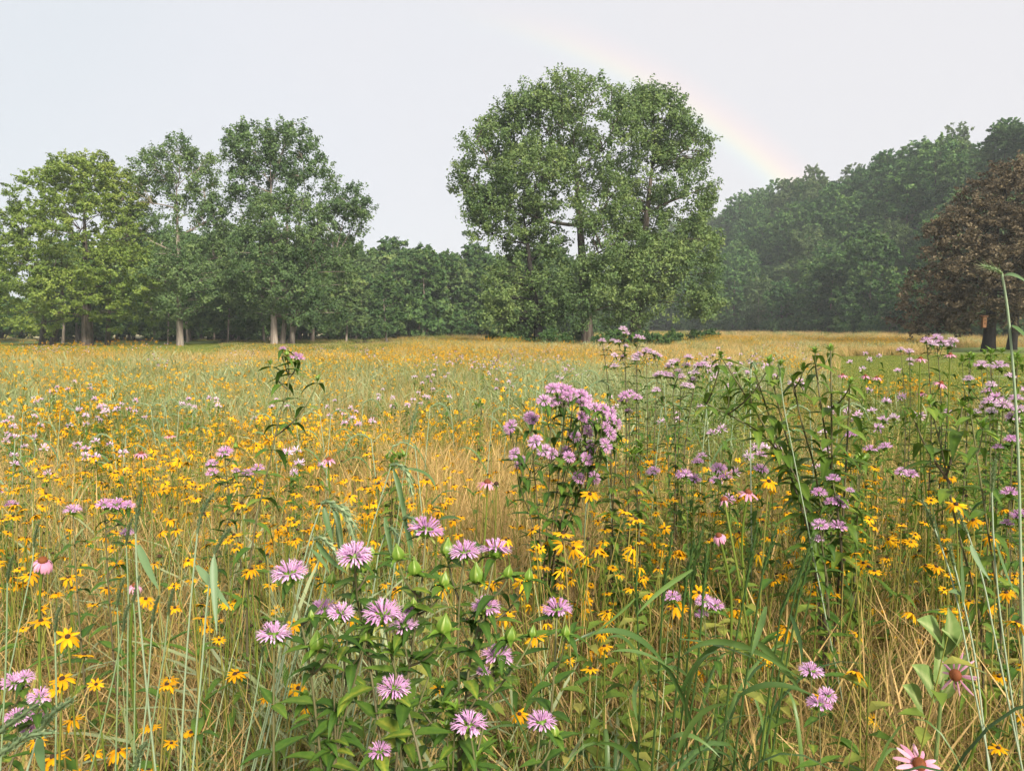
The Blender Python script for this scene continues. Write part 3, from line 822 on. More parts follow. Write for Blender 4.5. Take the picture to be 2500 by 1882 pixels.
def susan_density(x, y):
    p = .6 * vnoise(x, y, 1.5, 3) + .4 * vnoise(x, y, .45, 5)
    p = np.where(y > 12, .5 * vnoise(x, y * .6, .5, 6) + .5 * vnoise(x, y * .45, .16, 8), p)
    u = x / np.maximum(y, .5)
    dry = 1 - .8 * np.exp(-((u + .07) / .11) ** 2) * smooth(2.6, 3.4, y) * (1 - smooth(6.0, 7.0, y))
    return np.clip(gauss(x, y, YDRIFT) * smooth(.30, .72, p) * 1.6 * dry * (1 - .30 * smooth(8, 11, y) * (1 - smooth(22, 27, y))) * (1 - .9 * smooth(46, 50, y) * (1 - smooth(72, 76, y)) * smooth(.0, .03, u) * (1 - smooth(.22, .27, u))) * (1 - smooth(33, 37, y) * (1 - smooth(-.2, -.12, u))) + .03, 0, 1.6)

def wedge(n, y0, y1, rng, over=.08, pad=.5, power=1.0):
    """random points in the view wedge between two depths, uniform per area"""
    y = np.sqrt(rng.uniform(y0 ** 2, y1 ** 2, n))
    x = rng.uniform(-1, 1, n) * (y * (.676 + over) + pad)
    return x, y
def in_meadow(x, y):
    return (lawn_right(x, y) < .4) & (lawn_left(x, y) < .4) & (x < np.interp(y, FOOT_Y, FOOT_X) + 2) & ~((x > 21) & (y > 44) & (y < 68) & (x / np.maximum(y, 1) > .56))
def sward_height(x, y):
    """canopy height: lower in the shade of trees and in strips along the wood"""
    h = .80 + .28 * vnoise(x, y, .5, 9)
    u = x / np.maximum(y, 1)
    h = h * (1 - .6 * smooth(33, 39, y) * (1 - smooth(-.2, -.1, u)))
    h = h * (1 - .35 * smooth(50, 56, y) * smooth(.0, .03, u) * (1 - smooth(.2, .24, u)) * (1 - smooth(70, 76, y)))
    return h

def build_sward():
    rng = np.random.default_rng(21)
    g = [GRASS]
    near, mid, far = [], [], []
    # kinds: 0-2 green, 3-5 straw, 6-7 blue-green, 8-9 mixed fine
    def near_tuft(kind, s):
        rg = np.random.default_rng(500 + s); mb = MB()
        if kind == 'green':
            blades(mb, 140, .33, (.40, .95), (.005, .012), (.15, .9), (.1, .6), 6, 0, (.46, .74), rg)
            blades(mb, 70, .33, (.45, .85), (.002, .004), (.05, .5), (0, .2), 4, 0, (.05, .5), rg)
        elif kind == 'straw':
            blades(mb, 196, .33, (.35, .95), (.0016, .0036), (.1, 1.2), (0, .3), 5, 0, (.0, .36), rg, curl=1.25)
            blades(mb, 40, .33, (.65, .95), (.0022, .003), (.15, .8), (.0, .3), 7, 0, (.05, .3), rg, head=(.75, 1.7))
            blades(mb, 49, .33, (.4, .8), (.004, .008), (.2, .8), (.1, .5), 5, 0, (.05, .55), rg)
        elif kind == 'blue':
            blades(mb, 63, .33, (.75, 1.1), (.004, .0055), (.1, .4), (0, .1), 6, 0, (.80, 1.0), rg)
            blades(mb, 35, .33, (.85, 1.15), (.006, .008), (.25, .5), (.2, .5), 10, 0, (.80, 1.0), rg, head=(.7, 1.5), curl=3)
            blades(mb, 56, .33, (.5, .9), (.007, .012), (.2, .7), (.1, .5), 6, 0, (.7, .95), rg)
        else:
            blades(mb, 140, .33, (.3, .8), (.0018, .005), (.2, 1.3), (0, .5), 5, 0, (.05, .7), rg, curl=1.4)
            blades(mb, 98, .33, (.25, .75), (.006, .013), (.3, 1.1), (.1, .6), 6, 0, (.40, .74), rg)
        blades(mb, 40 if kind in ('green', 'mixed') else 14, .33, (.45, .95), (.007, .014), (.6, 1.3), (.35, .9), 8, 0, (.42, .74), rg)
        blades(mb, 30, .33, (.3, .7), (.0018, .003), (.6, 2.0), (.0, .5), 4, 0, (.0, .3), rg, curl=1.05)
        return mb.mesh('sward', g)
    def thatch(s):
        rg = np.random.default_rng(640 + s); mb = MB()
        blades(mb, 34 * 8, .42, (.15, .65), (.002, .005), (.3, 2.2), (0, .3), 4, 0, (.0, .8), rg, curl=1.2)
        blades(mb, 12 * 7, .42, (.15, .55), (.006, .012), (.4, 1.4), (.1, .6), 5, 0, (.5, 1.0), rg)
        return mb.mesh('sward', [THATCH])
    for kind in ('green', 'straw', 'blue', 'mixed'):
        for s in range(4):
            near.append(near_tuft(kind, s + 10 * len(near)))
    forbs = []
    for s in range(4):
        forbs.append(forb_mb(np.random.default_rng(700 + s), .78, 15, .085, .32).mesh('sward', g))
    def mid_tuft(kind, s, r=.28, k=1.0, w=1.0):
        rg = np.random.default_rng(800 + s); mb = MB(); n = int(k * 70)
        if kind == 'green':
            blades(mb, n, r, (.4, .9), (.007 * w, .014 * w), (.1, .6), (0, .4), 4, 0, (.42, .74), rg)
            blades(mb, n // 2, r, (.4, .85), (.004 * w, .006 * w), (.1, .5), (0, .2), 3, 0, (.0, .45), rg)
        elif kind == 'straw':
            blades(mb, n, r, (.4, .95), (.0035 * w, .006 * w), (.05, .7), (0, .3), 4, 0, (.0, .36), rg)
            blades(mb, n // 2, r, (.3, .7), (.006 * w, .01 * w), (.2, .7), (0, .4), 4, 0, (.2, .62), rg)
        elif kind == 'blue':
            blades(mb, n // 2, r, (.7, 1.1), (.006 * w, .010 * w), (.1, .45), (0, .3), 5, 0, (.78, 1.0), rg)
            blades(mb, n // 3, r, (.8, 1.15), (.008 * w, .012 * w), (.25, .5), (.2, .5), 8, 0, (.84, 1.0), rg, head=(.7, 1.4), curl=3)
            blades(mb, n // 2, r, (.4, .8), (.006 * w, .01 * w), (.1, .6), (0, .4), 4, 0, (.45, .8), rg)
        else:
            blades(mb, n, r, (.3, .85), (.005 * w, .010 * w), (.1, .8), (0, .5), 4, 0, (.1, .7), rg)
        return mb.mesh('sward', g)
    for kind in ('green', 'straw', 'blue', 'mixed'):
        for s in range(3):
            mid.append(mid_tuft(kind, s + 7 * len(mid)))
    for kind in ('green', 'straw', 'blue', 'mixed'):
        for s in range(2):
            far.append(mid_tuft(kind, 300 + s + 7 * len(far), .75, 1.7, 2.6))

    def kinds(x, y, rg):
        """weights of the four sward kinds at a place"""
        u = x / np.maximum(y, .5)
        n1, n2, n3 = vnoise(x, y, .55, 1), vnoise(x, y, .22, 2), vnoise(x, y, 1.3, 4)
        green = .26 + 1.2 * smooth(34, 38, y) * (1 - smooth(-.2, -.1, u)) + 1.3 * np.exp(-((x - .38) / .3) ** 2 - ((y - 1.5) / .5) ** 2) + .55 * smooth(.05, .4, u) * (1 - smooth(8, 20, y)) + .5 * (n1 - .5) + .7 * smooth(44, 50, y) * (1 - smooth(-5, 5, x)) + 1.0 * smooth(.02, .06, u) * (1 - smooth(.2, .25, u)) * smooth(50, 58, y)
        straw = .62 + .35 * smooth(.15, .4, u) * (1 - smooth(6, 9, y)) + .8 * np.exp(-((u + .05) / .22) ** 2) * smooth(2, 4, y) * (1 - smooth(9, 14, y)) + .5 * (n2 - .5) + .25 * smooth(7, 12, y) + .15 * smooth(18, 26, y)
        blue = .10 + .9 * np.clip(n3 - .45, 0, 1) + .9 * np.exp(-((y - 10.5) / 2.6) ** 2) * (.35 + n1) * (u < .3) + .35 * np.exp(-((y - 19) / 4) ** 2) + .5 * np.exp(-((u + .25) / .2) ** 2) * (1 - smooth(3, 4, y)) + .35 * smooth(-.02, .08, u) * (1 - smooth(.3, .4, u)) * smooth(5, 7, y) * (1 - smooth(14, 18, y))
        mixed = .35 + 0 * x
        Wt = np.stack([green, straw, blue, mixed], -1).clip(.02)
        Wt = Wt ** 1.6
        Wt /= Wt.sum(-1, keepdims=True)
        return (rg.random(len(x))[:, None] > Wt.cumsum(-1)).sum(-1).clip(0, 3)
    def lay(name, label, meshes, per, n, y0, y1, s0, s1, tilt, keepf=None, pad=.5):
        x, y = wedge(n, y0, y1, rng, pad=pad)
        k = in_meadow(x, y)
        if keepf is not None: k &= keepf(x, y)
        x, y = x[k], y[k]
        kd = kinds(x, y, rng)
        idx = kd * per + rng.integers(0, per, len(x))
        s = rng.uniform(s0, s1, len(x)); hgt = sward_height(x, y) / .95
        P = np.stack([x, y, gz(x, y)], -1)
        rot = np.stack([rng.normal(size=len(x)) * tilt, rng.normal(size=len(x)) * tilt, rng.uniform(0, 6.283, len(x))], -1)
        scl = np.stack([s, s, s * hgt], -1)
        scatter(name, meshes, P, rot, scl, idx, label)
    lay('meadow_grass', 'mixed green, straw and blue grasses of the near meadow', near, 4, 900, .70, 6.5, .85, 1.1, .08, pad=.85)
    lay('meadow_grass', 'mixed grasses of the middle meadow', mid, 3, 7600, 6.0, 24, .8, 1.15, .08)
    lay('meadow_grass', 'hazy mixed grasses of the far meadow', far, 2, 11500, 22, 80, .85, 1.15, .04)
    lay('meadow_grass', 'pale grasses of the farthest meadow at the foot of the woods', far, 2, 6500, 80, 240, 1.0, 1.5, .03)
    x, y = wedge(470, .8, 5, rng); s = rng.uniform(.9, 1.25, len(x))
    scatter('thatch', [thatch(i) for i in range(4)], np.stack([x, y, gz(x, y)], -1), np.stack([0 * x, 0 * x, rng.uniform(0, 6.28, len(x))], -1), np.stack([s, s, s], -1), rng.integers(0, 4, len(x)), 'tangled dry thatch low down between the grasses')
    # short turf of the mown lawns
    tm = []
    for s in range(3):
        mb = MB(); blades(mb, 420, .95, (.05, .12), (.012, .02), (.1, .9), (0, .4), 2, 0, (.40, .70), np.random.default_rng(660 + s)); tm.append(mb.mesh('turf', g))
    x = np.concatenate([rng.uniform(3, 48, 5200), rng.uniform(-60, -11, 3600)]); y = np.concatenate([rng.uniform(10, 49, 5200), rng.uniform(32, 86, 3600)])
    k = ((lawn_right(x, y) > .6) | (lawn_left(x, y) > .6)) & (np.abs(x) < y * .78 + 1); x, y = x[k], y[k]
    scatter('lawn_grass', tm, np.stack([x, y, gz(x, y) + .03], -1), np.stack([0 * x, 0 * x, rng.uniform(0, 6.28, len(x))], -1), np.ones((len(x), 3)) * rng.uniform(.8, 1.15, (len(x), 1)), rng.integers(0, 3, len(x)), 'short turf of the mown lawns')
    # leafy herbs among the grass
    x, y = wedge(760, .8, 12, rng)
    k = in_meadow(x, y) & (rng.random(len(x)) < (.10 + .9 * smooth(.0, .25, x / y)) * (.35 + .65 * (vnoise(x, y, 1.1, 14) > .42)))
    x, y = x[k], y[k]
    s = rng.uniform(.75, 1.2, len(x))
    scatter('meadow_herbs', forbs, np.stack([x, y, gz(x, y)], -1), np.stack([rng.normal(size=len(x)) * .1, rng.normal(size=len(x)) * .1, rng.uniform(0, 6.28, len(x))], -1), np.stack([s, s, s], -1), rng.integers(0, 4, len(x)), 'leafy green herbs growing through the grass')

def build_far_flowers():
    rng = np.random.default_rng(77)
    sm = [far_susan_mb(np.random.default_rng(900 + i), n=17, r=.36, leaves=18).mesh('far_flowers', [GRASS, YEL, CONE]) for i in range(5)]
    fm = [far_susan_mb(np.random.default_rng(930 + i), n=16, h=.78, s=.046, r=.6, petals=5, leaves=0).mesh('far_flowers', [GRASS, YEL, CONE]) for i in range(3)]
    def lay(name, label, meshes, n, y0, y1, s0, s1, dens):
        x, y = wedge(n, y0, y1, rng)
        k = in_meadow(x, y) & (rng.random(n) < dens(x, y))
        x, y = x[k], y[k]; s = rng.uniform(s0, s1, len(x)); h = sward_height(x, y) / .80
        scatter(name, meshes, np.stack([x, y, gz(x, y)], -1), np.stack([0 * x, 0 * x, rng.uniform(0, 6.28, len(x))], -1), np.stack([s, s, s * h], -1), rng.integers(0, len(meshes), len(x)), label)
        return len(x)
    lay('black_eyed_susans', 'yellow black-eyed susans drifting through the middle meadow', sm, 5600, 2.2, 22, .85, 1.15, lambda x, y: .80 * susan_density(x, y) * (1 + .0 * x))
    lay('black_eyed_susans', 'orange yellow haze of black-eyed susans in the far meadow', fm, 11000, 20, 90, .9, 1.15, lambda x, y: (.30 + .75 * (vnoise(x, y * .5, .25, 22) > .5)) * susan_density(x, y))
    bm = [far_bee_balm_mb(np.random.default_rng(960 + i), n=7, h=1.0, fs=.030, spread=.30).mesh('far_flowers', [LEAF, GRASS, PINKP]) for i in range(3)]
    lay('far_bee_balm', 'pale lilac clumps of bee balm far out in the meadow', bm, 1500, 11, 38, .75, .95, lambda x, y: .01 + .40 * (vnoise(x, y, .3, 12) > .74) + .10 * smooth(.12, .25, x / y) * (1 - smooth(14, 20, y)))
# ------------------------------------------------------------------ near plants: shared part meshes
def leaf_grid(L=1.0, w=.36, droop=.25, fold=.18, n=6, wave=0.0, base=.35):
    t = np.linspace(0, 1, n + 1)
    prof = np.sin(np.pi * np.clip(t, 0, 1) ** .62) ** .85 * (1 - .25 * t)
    prof = prof / prof.max(); prof[0] = .06; prof[-1] = .02
    y = L * (t - .25 * droop * t ** 2); z = L * (.10 * t - droop * t ** 2.2)
    W = w * L * prof / 2
    wv = wave * L * np.sin(t * 17)
    rows = np.stack([np.stack([-W, y, z + fold * W * 1.2 + wv], -1), np.stack([-W * .5, y, z + fold * W * .45], -1), np.stack([0 * W, y, z], -1),
                     np.stack([W * .5, y, z + fold * W * .45], -1), np.stack([W, y, z + fold * W * 1.2 - wv], -1)], 1)
    return sheet(rows)

PARTS = {}
def make_parts():
    rng = np.random.default_rng(5)
    P = PARTS
    P['leaf'] = []
    for d, f, w, wv, tn in [(.15, .25, .36, .008, .35), (.35, .3, .32, .010, .5), (.55, .2, .34, .012, .42), (.05, .35, .38, .006, .6), (.45, .4, .30, .014, .3), (.25, .15, .42, .010, .72), (.7, .3, .33, .012, .25)]:
        mb = MB(); V, F = leaf_grid(1, w, d, f, 7, wv)
        mid = np.where(np.arange(len(V)) % 5 == 2, .18, 0)
        mb.add(V, F, 0, np.clip(tn + mid, 0, 1)); P['leaf'].append(mb.mesh('leaf', [LEAF]))
    P['leaf_light'] = []
    for m in P['leaf']:
        q = m.copy(); q.materials[0] = LEAFL; P['leaf_light'].append(q)
    # bee balm flower: green calyx cushion with bracts; lilac florets
    P['bb_base'], P['bb_florets'] = [], []
    for s in range(5):
        rg = np.random.default_rng(40 + s)
        mb = MB()
        # dome of small calyx tubes
        m = 46; d = nrm(rg.normal(size=(m, 3)) + [0, 0, .4])
        for q in d:
            c = q * [.42, .42, .30]
            V, F = tube([c * .55 - [0, 0, .1], c * 1.18 + [0, 0, .02]], [.05, .062], 5)
            mb.add(V, F, 0, rg.uniform(.25, .7))
        th = np.arange(9) * 2 * np.pi / 9
        rings = [(.06, -.52), (.30, -.36), (.44, -.12), (.40, .12), (.2, .28)]
        mb.add(*sheet(np.stack([np.stack([r * np.cos(np.append(th, 0)), r * np.sin(np.append(th, 0)), np.full(10, z)], -1) for r, z in rings])), 0, .35)
        for k in range(8):
            a = k * .785 + rg.normal() * .15
            V, F = leaf_grid(rg.uniform(.75, 1.0), .42, rg.uniform(.05, .5), .3, 5, .02)
            M = frame([math.cos(a), math.sin(a), rg.uniform(-.1, .45)], (0, 0, 1), (0, 0, -.42))
            mb.add(V @ M[:3, :3].T + M[:3, 3], F, 0, rg.uniform(.2, .9))
        P['bb_base'].append(mb.mesh('flower_head', [BRACT]))
        mb = MB()
        for k in range(66):
            a = k * 2.399 + rg.normal() * .1
            erect = k % 3 == 0
            el = rg.uniform(.75, 1.35) if erect else rg.uniform(-.02, .55)
            l = rg.uniform(.8, 1.08)
            dr = np.array([math.cos(a) * math.cos(el), math.sin(a) * math.cos(el), math.sin(el)])
            c0 = dr * [.36, .36, .27]
            side = np.array([-math.sin(a), math.cos(a), 0])
            tn = rg.uniform(.25, .95)
            if erect:
                c2 = c0 + dr * l * .74 + np.array([0, 0, .2]); c1 = c0 + dr * l * .4
                pth = bez(c0, c1, c2 + side * rg.normal() * .1, 6)
                mb.add(*tube(pth, np.array([.035, .04, .045, .042, .036, .02]), 4), 0, tn)
                e = pth[-2]
                mb.add(*ribbon(bez(e, e + dr * .1, e + dr * .12 + np.array([math.cos(a) * .16, math.sin(a) * .16, -.02]), 4), [.05, .08, .075, .02], side, .25), 0, min(1, tn + .15))
                mb.add(*ribbon(bez(e, e + dr * .15, e + dr * .3 + side * .05, 4), [.018, .016, .014, .01], side), 0, .95)
            else:
                c2 = c0 + dr * l * .66 + np.array([0, 0, -.10]); c1 = c0 + dr * l * .42 + np.array([0, 0, .14])
                pth = bez(c0, c1, c2, 6)
                mb.add(*tube(pth[:4], [.03, .04, .05, .05], 4), 0, tn)
                # lower lip, spreading and curling down
                o = np.array([math.cos(a), math.sin(a), 0])
                mb.add(*ribbon(bez(pth[3], pth[3] + o * .16 + [0, 0, .02], pth[3] + o * .36 + [0, 0, -.20], 5), [.05, .09, .115, .10, .03], side, .3), 0, min(1, tn + .1))
                # upper lip, narrow and arched
                mb.add(*ribbon(bez(pth[3], pth[3] + o * .14 + [0, 0, .18], pth[3] + o * .40 + [0, 0, .20], 5), [.06, .065, .06, .045, .012], side, .35), 0, tn)
        mb.V = [v * [1, 1, .74] for v in mb.V]
        P['bb_florets'].append(mb.mesh('florets', [PINK])); P.setdefault('bb_pale', []).append(mb.mesh('florets', [PINKP]))
    # bee balm bud
    P['bud'] = []
    for s in range(4):
        rg = np.random.default_rng(60 + s)
        mb = MB(); n = 20; th = np.linspace(0, 2 * np.pi, n + 1)
        prof = [(.05, -.5), (.26, -.46), (.40, -.30), (.44, -.08), (.38, .14), (.26, .32), (.13, .50), (.04, .68 + .15 * rg.random())]
        rows = []
        for i, (r, z) in enumerate(prof):
            ph = th + .25 * i * .3
            rr = r * (1 + .13 * np.cos(5 * ph) * (1 if 0 < i < 7 else .2))
            rows.append(np.stack([rr * np.cos(th), rr * np.sin(th), np.full(n + 1, z) + .03 * np.cos(5 * ph)], -1))
        V, F = sheet(np.stack(rows))
        tint = np.concatenate([.42 + .42 * (np.cos(5 * (th + .075 * i)) > .72) for i in range(len(prof))])
        mb.add(V, F, 0, tint)
        for k in range(5):
            a = k * 1.257 + .3
            V, F = leaf_grid(rg.uniform(.9, 1.25), .36, rg.uniform(.2, .6), .3, 5, .02)
            M = frame([math.cos(a), math.sin(a), .35], (0, 0, 1), (0, 0, -.48))
            mb.add(V @ M[:3, :3].T + M[:3, 3], F, 0, rg.uniform(.1, .4))
        P['bud'].append(mb.mesh('bud', [BRACT]))
    # unopened shoot tip
    P['tip'] = []
    for s in range(3):
        rg = np.random.default_rng(66 + s); mb = MB()
        for k in range(9):
            a = k * 2.4; L = rg.uniform(.5, 1.1)
            V, F = leaf_grid(L, .34, rg.uniform(0, .4), .35, 5)
            M = frame([math.cos(a), math.sin(a), rg.uniform(.5, 1.8)], (math.cos(a) * -1, math.sin(a) * -1, .6), (0, 0, -.2 + .04 * k))
            mb.add(V @ M[:3, :3].T + M[:3, 3], F, 0, rg.uniform(.2, .6))
        P['tip'].append(mb.mesh('shoot_tip', [BRACT]))
    # black-eyed susan
    P['petal'] = []
    for d, tn in [(.10, .5), (.30, .6), (.55, .45), (.95, .35), (.2, .75)]:
        mb = MB(); t = np.linspace(0, 1, 6)
        w = .27 * np.array([.45, .8, 1, 1.0, .8, .25]) / 2
        y = .16 + .86 * (t - .22 * d * t ** 2); z = .05 * t - d * t ** 1.8 * .8
        mb.add(*sheet(np.stack([np.stack([-w, y, z - .02], -1), np.stack([0 * w, y, z + .03], -1), np.stack([w, y, z - .02], -1)], 1)), 0, np.repeat(np.clip(tn - .3 * (1 - t) ** 3, 0, 1), 3))
        P['petal'].append(mb.mesh('petal', [YEL]))
    P['ring'] = []
    for s in range(4):
        rg = np.random.default_rng(150 + s); mb = MB()
        n = rg.integers(9, 13)
        for k in range(n):
            a = k * 2 * np.pi / n + rg.normal() * .08; d = rg.uniform(.15, .8); t = np.linspace(0, 1, 4)
            w = .32 * np.array([.5, 1, .9, .25]) / 2; y = (.16 + .86 * (t - .22 * d * t ** 2)) * rg.uniform(.85, 1.05); z = .05 * t - d * t ** 1.8 * .8
            V, F = sheet(np.stack([np.stack([-w, y, z], -1), np.stack([w, y, z], -1)], 1))
            c, q = math.cos(a), math.sin(a)
            mb.add(V @ np.array([[c, -q, 0], [q, c, 0], [0, 0, 1]]).T, F, 0, rg.uniform(.25, .8))
        P['ring'].append(mb.mesh('petals', [YEL]))
    mb = MB(); n = 10; th = np.linspace(0, 2 * np.pi, n + 1)
    mb.add(*sheet(np.stack([np.stack([r * np.cos(th), r * np.sin(th), np.full(n + 1, z)], -1) for r, z in [(.20, -.03), (.21, .05), (.17, .14), (.09, .2), (.01, .23)]])), 0, .4)
    mb.add(*sheet(np.stack([np.stack([r * np.cos(th), r * np.sin(th), np.full(n + 1, z)], -1) for r, z in [(.02, -.14), (.16, -.10), (.26, -.03)]])), 1, .3)
    for k in range(9):
        a = k * .698
        V, F = leaf_grid(.5, .24, .5, .2, 3); M = frame([math.cos(a), math.sin(a), -.25], (0, 0, 1), (.1 * math.cos(a), .1 * math.sin(a), -.09))
        mb.add(V @ M[:3, :3].T + M[:3, 3], F, 1, .25)
    P['eye'] = mb.mesh('flower_head', [CONE, LEAF])
    P['sleaf'] = []
    for d, w, tn in [(.2, .2, .55), (.5, .24, .45), (.8, .22, .65)]:
        mb = MB(); mb.add(*leaf_grid(1, w, d, .3, 5), 0, tn); P['sleaf'].append(mb.mesh('leaf', [LEAF]))
    # purple coneflower
    P['cpetal'] = []
    for d, tn in [(.5, .5), (1.1, .4), (.15, .6), (1.7, .55)]:
        mb = MB(); t = np.linspace(0, 1, 7)
        w = .30 * np.array([.5, .8, 1, 1.02, .95, .75, .3]) / 2
        ang = np.minimum(d * (t * 1.1), 1.75); dl = np.diff(t, prepend=0)
        y = .36 + np.cumsum(np.cos(ang) * dl) * 1.15; z = -np.cumsum(np.sin(ang) * dl) * 1.15
        mb.add(*sheet(np.stack([np.stack([-w, y, z - .02], -1), np.stack([0 * w, y, z + .025], -1), np.stack([w, y, z - .02], -1)], 1)), 0, np.repeat(np.clip(tn + .25 * t, 0, 1), 3))
        P['cpetal'].append(mb.mesh('petal', [CPINK]))
    mb = MB(); n = 14; th = np.linspace(0, 2 * np.pi, n + 1)
    mb.add(*sheet(np.stack([np.stack([r * np.cos(th), r * np.sin(th), np.full(n + 1, z)], -1) for r, z in [(.40, -.06), (.46, .04), (.45, .2), (.36, .36), (.2, .46), (.02, .5)]])), 0, .3)
    mb.add(*sheet(np.stack([np.stack([r * np.cos(th), r * np.sin(th), np.full(n + 1, z)], -1) for r, z in [(.04, -.2), (.25, -.14), (.41, -.06)]])), 1, .4)
    rg = np.random.default_rng(2)
    for k in range(110):   # spiky chaff in spirals
        f = (k + .5) / 110; a = k * 2.39996; r = .45 * math.sqrt(f); z = .5 - .42 * f ** 1.3
        c = np.array([r * math.cos(a), r * math.sin(a), z - .02]); dd = nrm([math.cos(a) * r * 1.6, math.sin(a) * r * 1.6, .5])
        sd = nrm(np.cross(dd, [.1, .2, 1])) * .024
        mb.add([c - sd, c + sd, c + dd * .11], [[0, 1, 2]], 0, .25 + .7 * rg.random() * f + .15)
    P['ccone'] = mb.mesh('flower_head', [CCONE, LEAF])

def leaf_at(parent, P0, d, L, rng, kind='leaf', up=(0, 0, 1), k=None):
    ms = PARTS[kind]
    return link('leaf', ms[rng.integers(len(ms)) if k is None else k], parent, frame(d, up, P0, L))

# ------------------------------------------------------------------ bee balm
def bee_balm(label, base, heads, stems, leafL=.08, group=None, seed=0, fs=.0255, spacing=.052, name='bee_balm', cat='flower', stem_r=.0034, leaf_from=.25, droop=0.0, branch_leaf=True, pale=False):
    """base: ground point; heads: [(type, point, tilt vector or None, size factor)]; stems: list of main stem paths (world points, from ground)."""
    rng = np.random.default_rng(seed)
    base = np.asarray(base, float)
    t = thing(name, label, cat, base, group)
    LK = 'leaf_light' if name == 'leafy_stalks' and seed < 50 else 'leaf'
    sm = MB()
    main = []
    leaves = []
    for sp in stems:
        p = spline(np.asarray(sp, float) - base, 30)
        r = np.linspace(stem_r, stem_r * .5, len(p))
        sm.add(*tube(p, r, 6), 0, np.linspace(.05, .55, len(p)).repeat(6))
        main.append(p); leaves.append((p, leaf_from, leafL, .93))
    ends = [m[-1] for m in main]
    for ty, pt, tilt, sz in heads:
        pt = np.asarray(pt, float) - base
        j = [np.linalg.norm(e - pt) for e in ends]
        dirn = None
        if min(j) > .012:
            # branch off the best-placed stem
            best = None
            for m in main:
                dh = np.linalg.norm((m - pt)[:, :2], axis=1); want = pt[2] - np.maximum(.07, dh * 1.1)
                cost = np.abs(m[:, 2] - want) + .7 * dh
                i = cost.argmin()
                if best is None or cost[i] < best[0]: best = (cost[i], m[i], i, m)
            p0 = best[1]
            mid = p0 * .45 + pt * .55; mid[2] = p0[2] * .6 + pt[2] * .4 - .01; mid[:2] += (pt - p0)[:2] * .12
            q = bez(p0, mid, pt - [0, 0, .012 * sz], 10)
            sm.add(*tube(q, np.linspace(stem_r * .62, stem_r * .42, 10), 5), 0, np.linspace(.2, .75, 10).repeat(5))
            if branch_leaf: leaves.append((q, .3, leafL * .72, 1.0))
            dirn = q[-1] - q[-3]
        else:
            m = main[int(np.argmin(j))]; dirn = m[-1] - m[-3]
        z = nrm(nrm(dirn) * .45 + np.array([0, 0, .9]) + rng.normal(size=3) * .10) if tilt is None else nrm(tilt)
        M = zframe(z, pt, fs * sz, rng.uniform(0, 6.28))
        if ty == 'flower':
            h = link('flower_head', PARTS['bb_base'][rng.integers(5)], t, M)
            link('florets', PARTS['bb_pale' if pale else 'bb_florets'][rng.integers(5)], h)
        elif ty == 'bud':
            M[:3, :3] *= .80
            link('bud', PARTS['bud'][rng.integers(4)], t, M)
        else:
            link('shoot_tip', PARTS['tip'][rng.integers(3)], t, M)
        # leafy whorl just under the head
        for k in range(2 if ty != 'tip' else 2):
            a = rng.uniform(0, 6.28) + k * math.pi
            leaf_at(t, pt - z * .012 * sz, [math.cos(a), math.sin(a), -.05 - droop], leafL * rng.uniform(.45, .7), rng, LK)
    for p, f0, L, f1 in leaves:
        seg = np.linalg.norm(np.diff(p, axis=0), axis=1); s = np.concatenate([[0], np.cumsum(seg)]); tot = s[-1]
        k = 0; ph = rng.uniform(0, 3.14)
        # only the top 0.75 m can be seen among the grasses
        start = max(f0 * tot, tot - .80)
        for d in np.arange(start, tot * f1 - .015, spacing * (1 if L > .06 else .85)):
            c = np.array([np.interp(d, s, p[:, i]) for i in range(3)])
            a = ph + k * math.pi / 2; k += 1
            for sg in (0, math.pi):
                dd = np.array([math.cos(a + sg), math.sin(a + sg), rng.uniform(-.15, .35) - droop])
                leaf_at(t, c, dd, L * rng.uniform(.75, 1.2) * (1.1 - .35 * (d / tot)), rng, LK)
    link('stem', sm.mesh('stem', [STEM]), t)
    return t

def gp(px, y, dx=0.0):
    """ground point under a column of the picture at depth y"""
    p = at(px, HOR, y); return np.array([p[0] + dx, y, float(gz(p[0], y))])

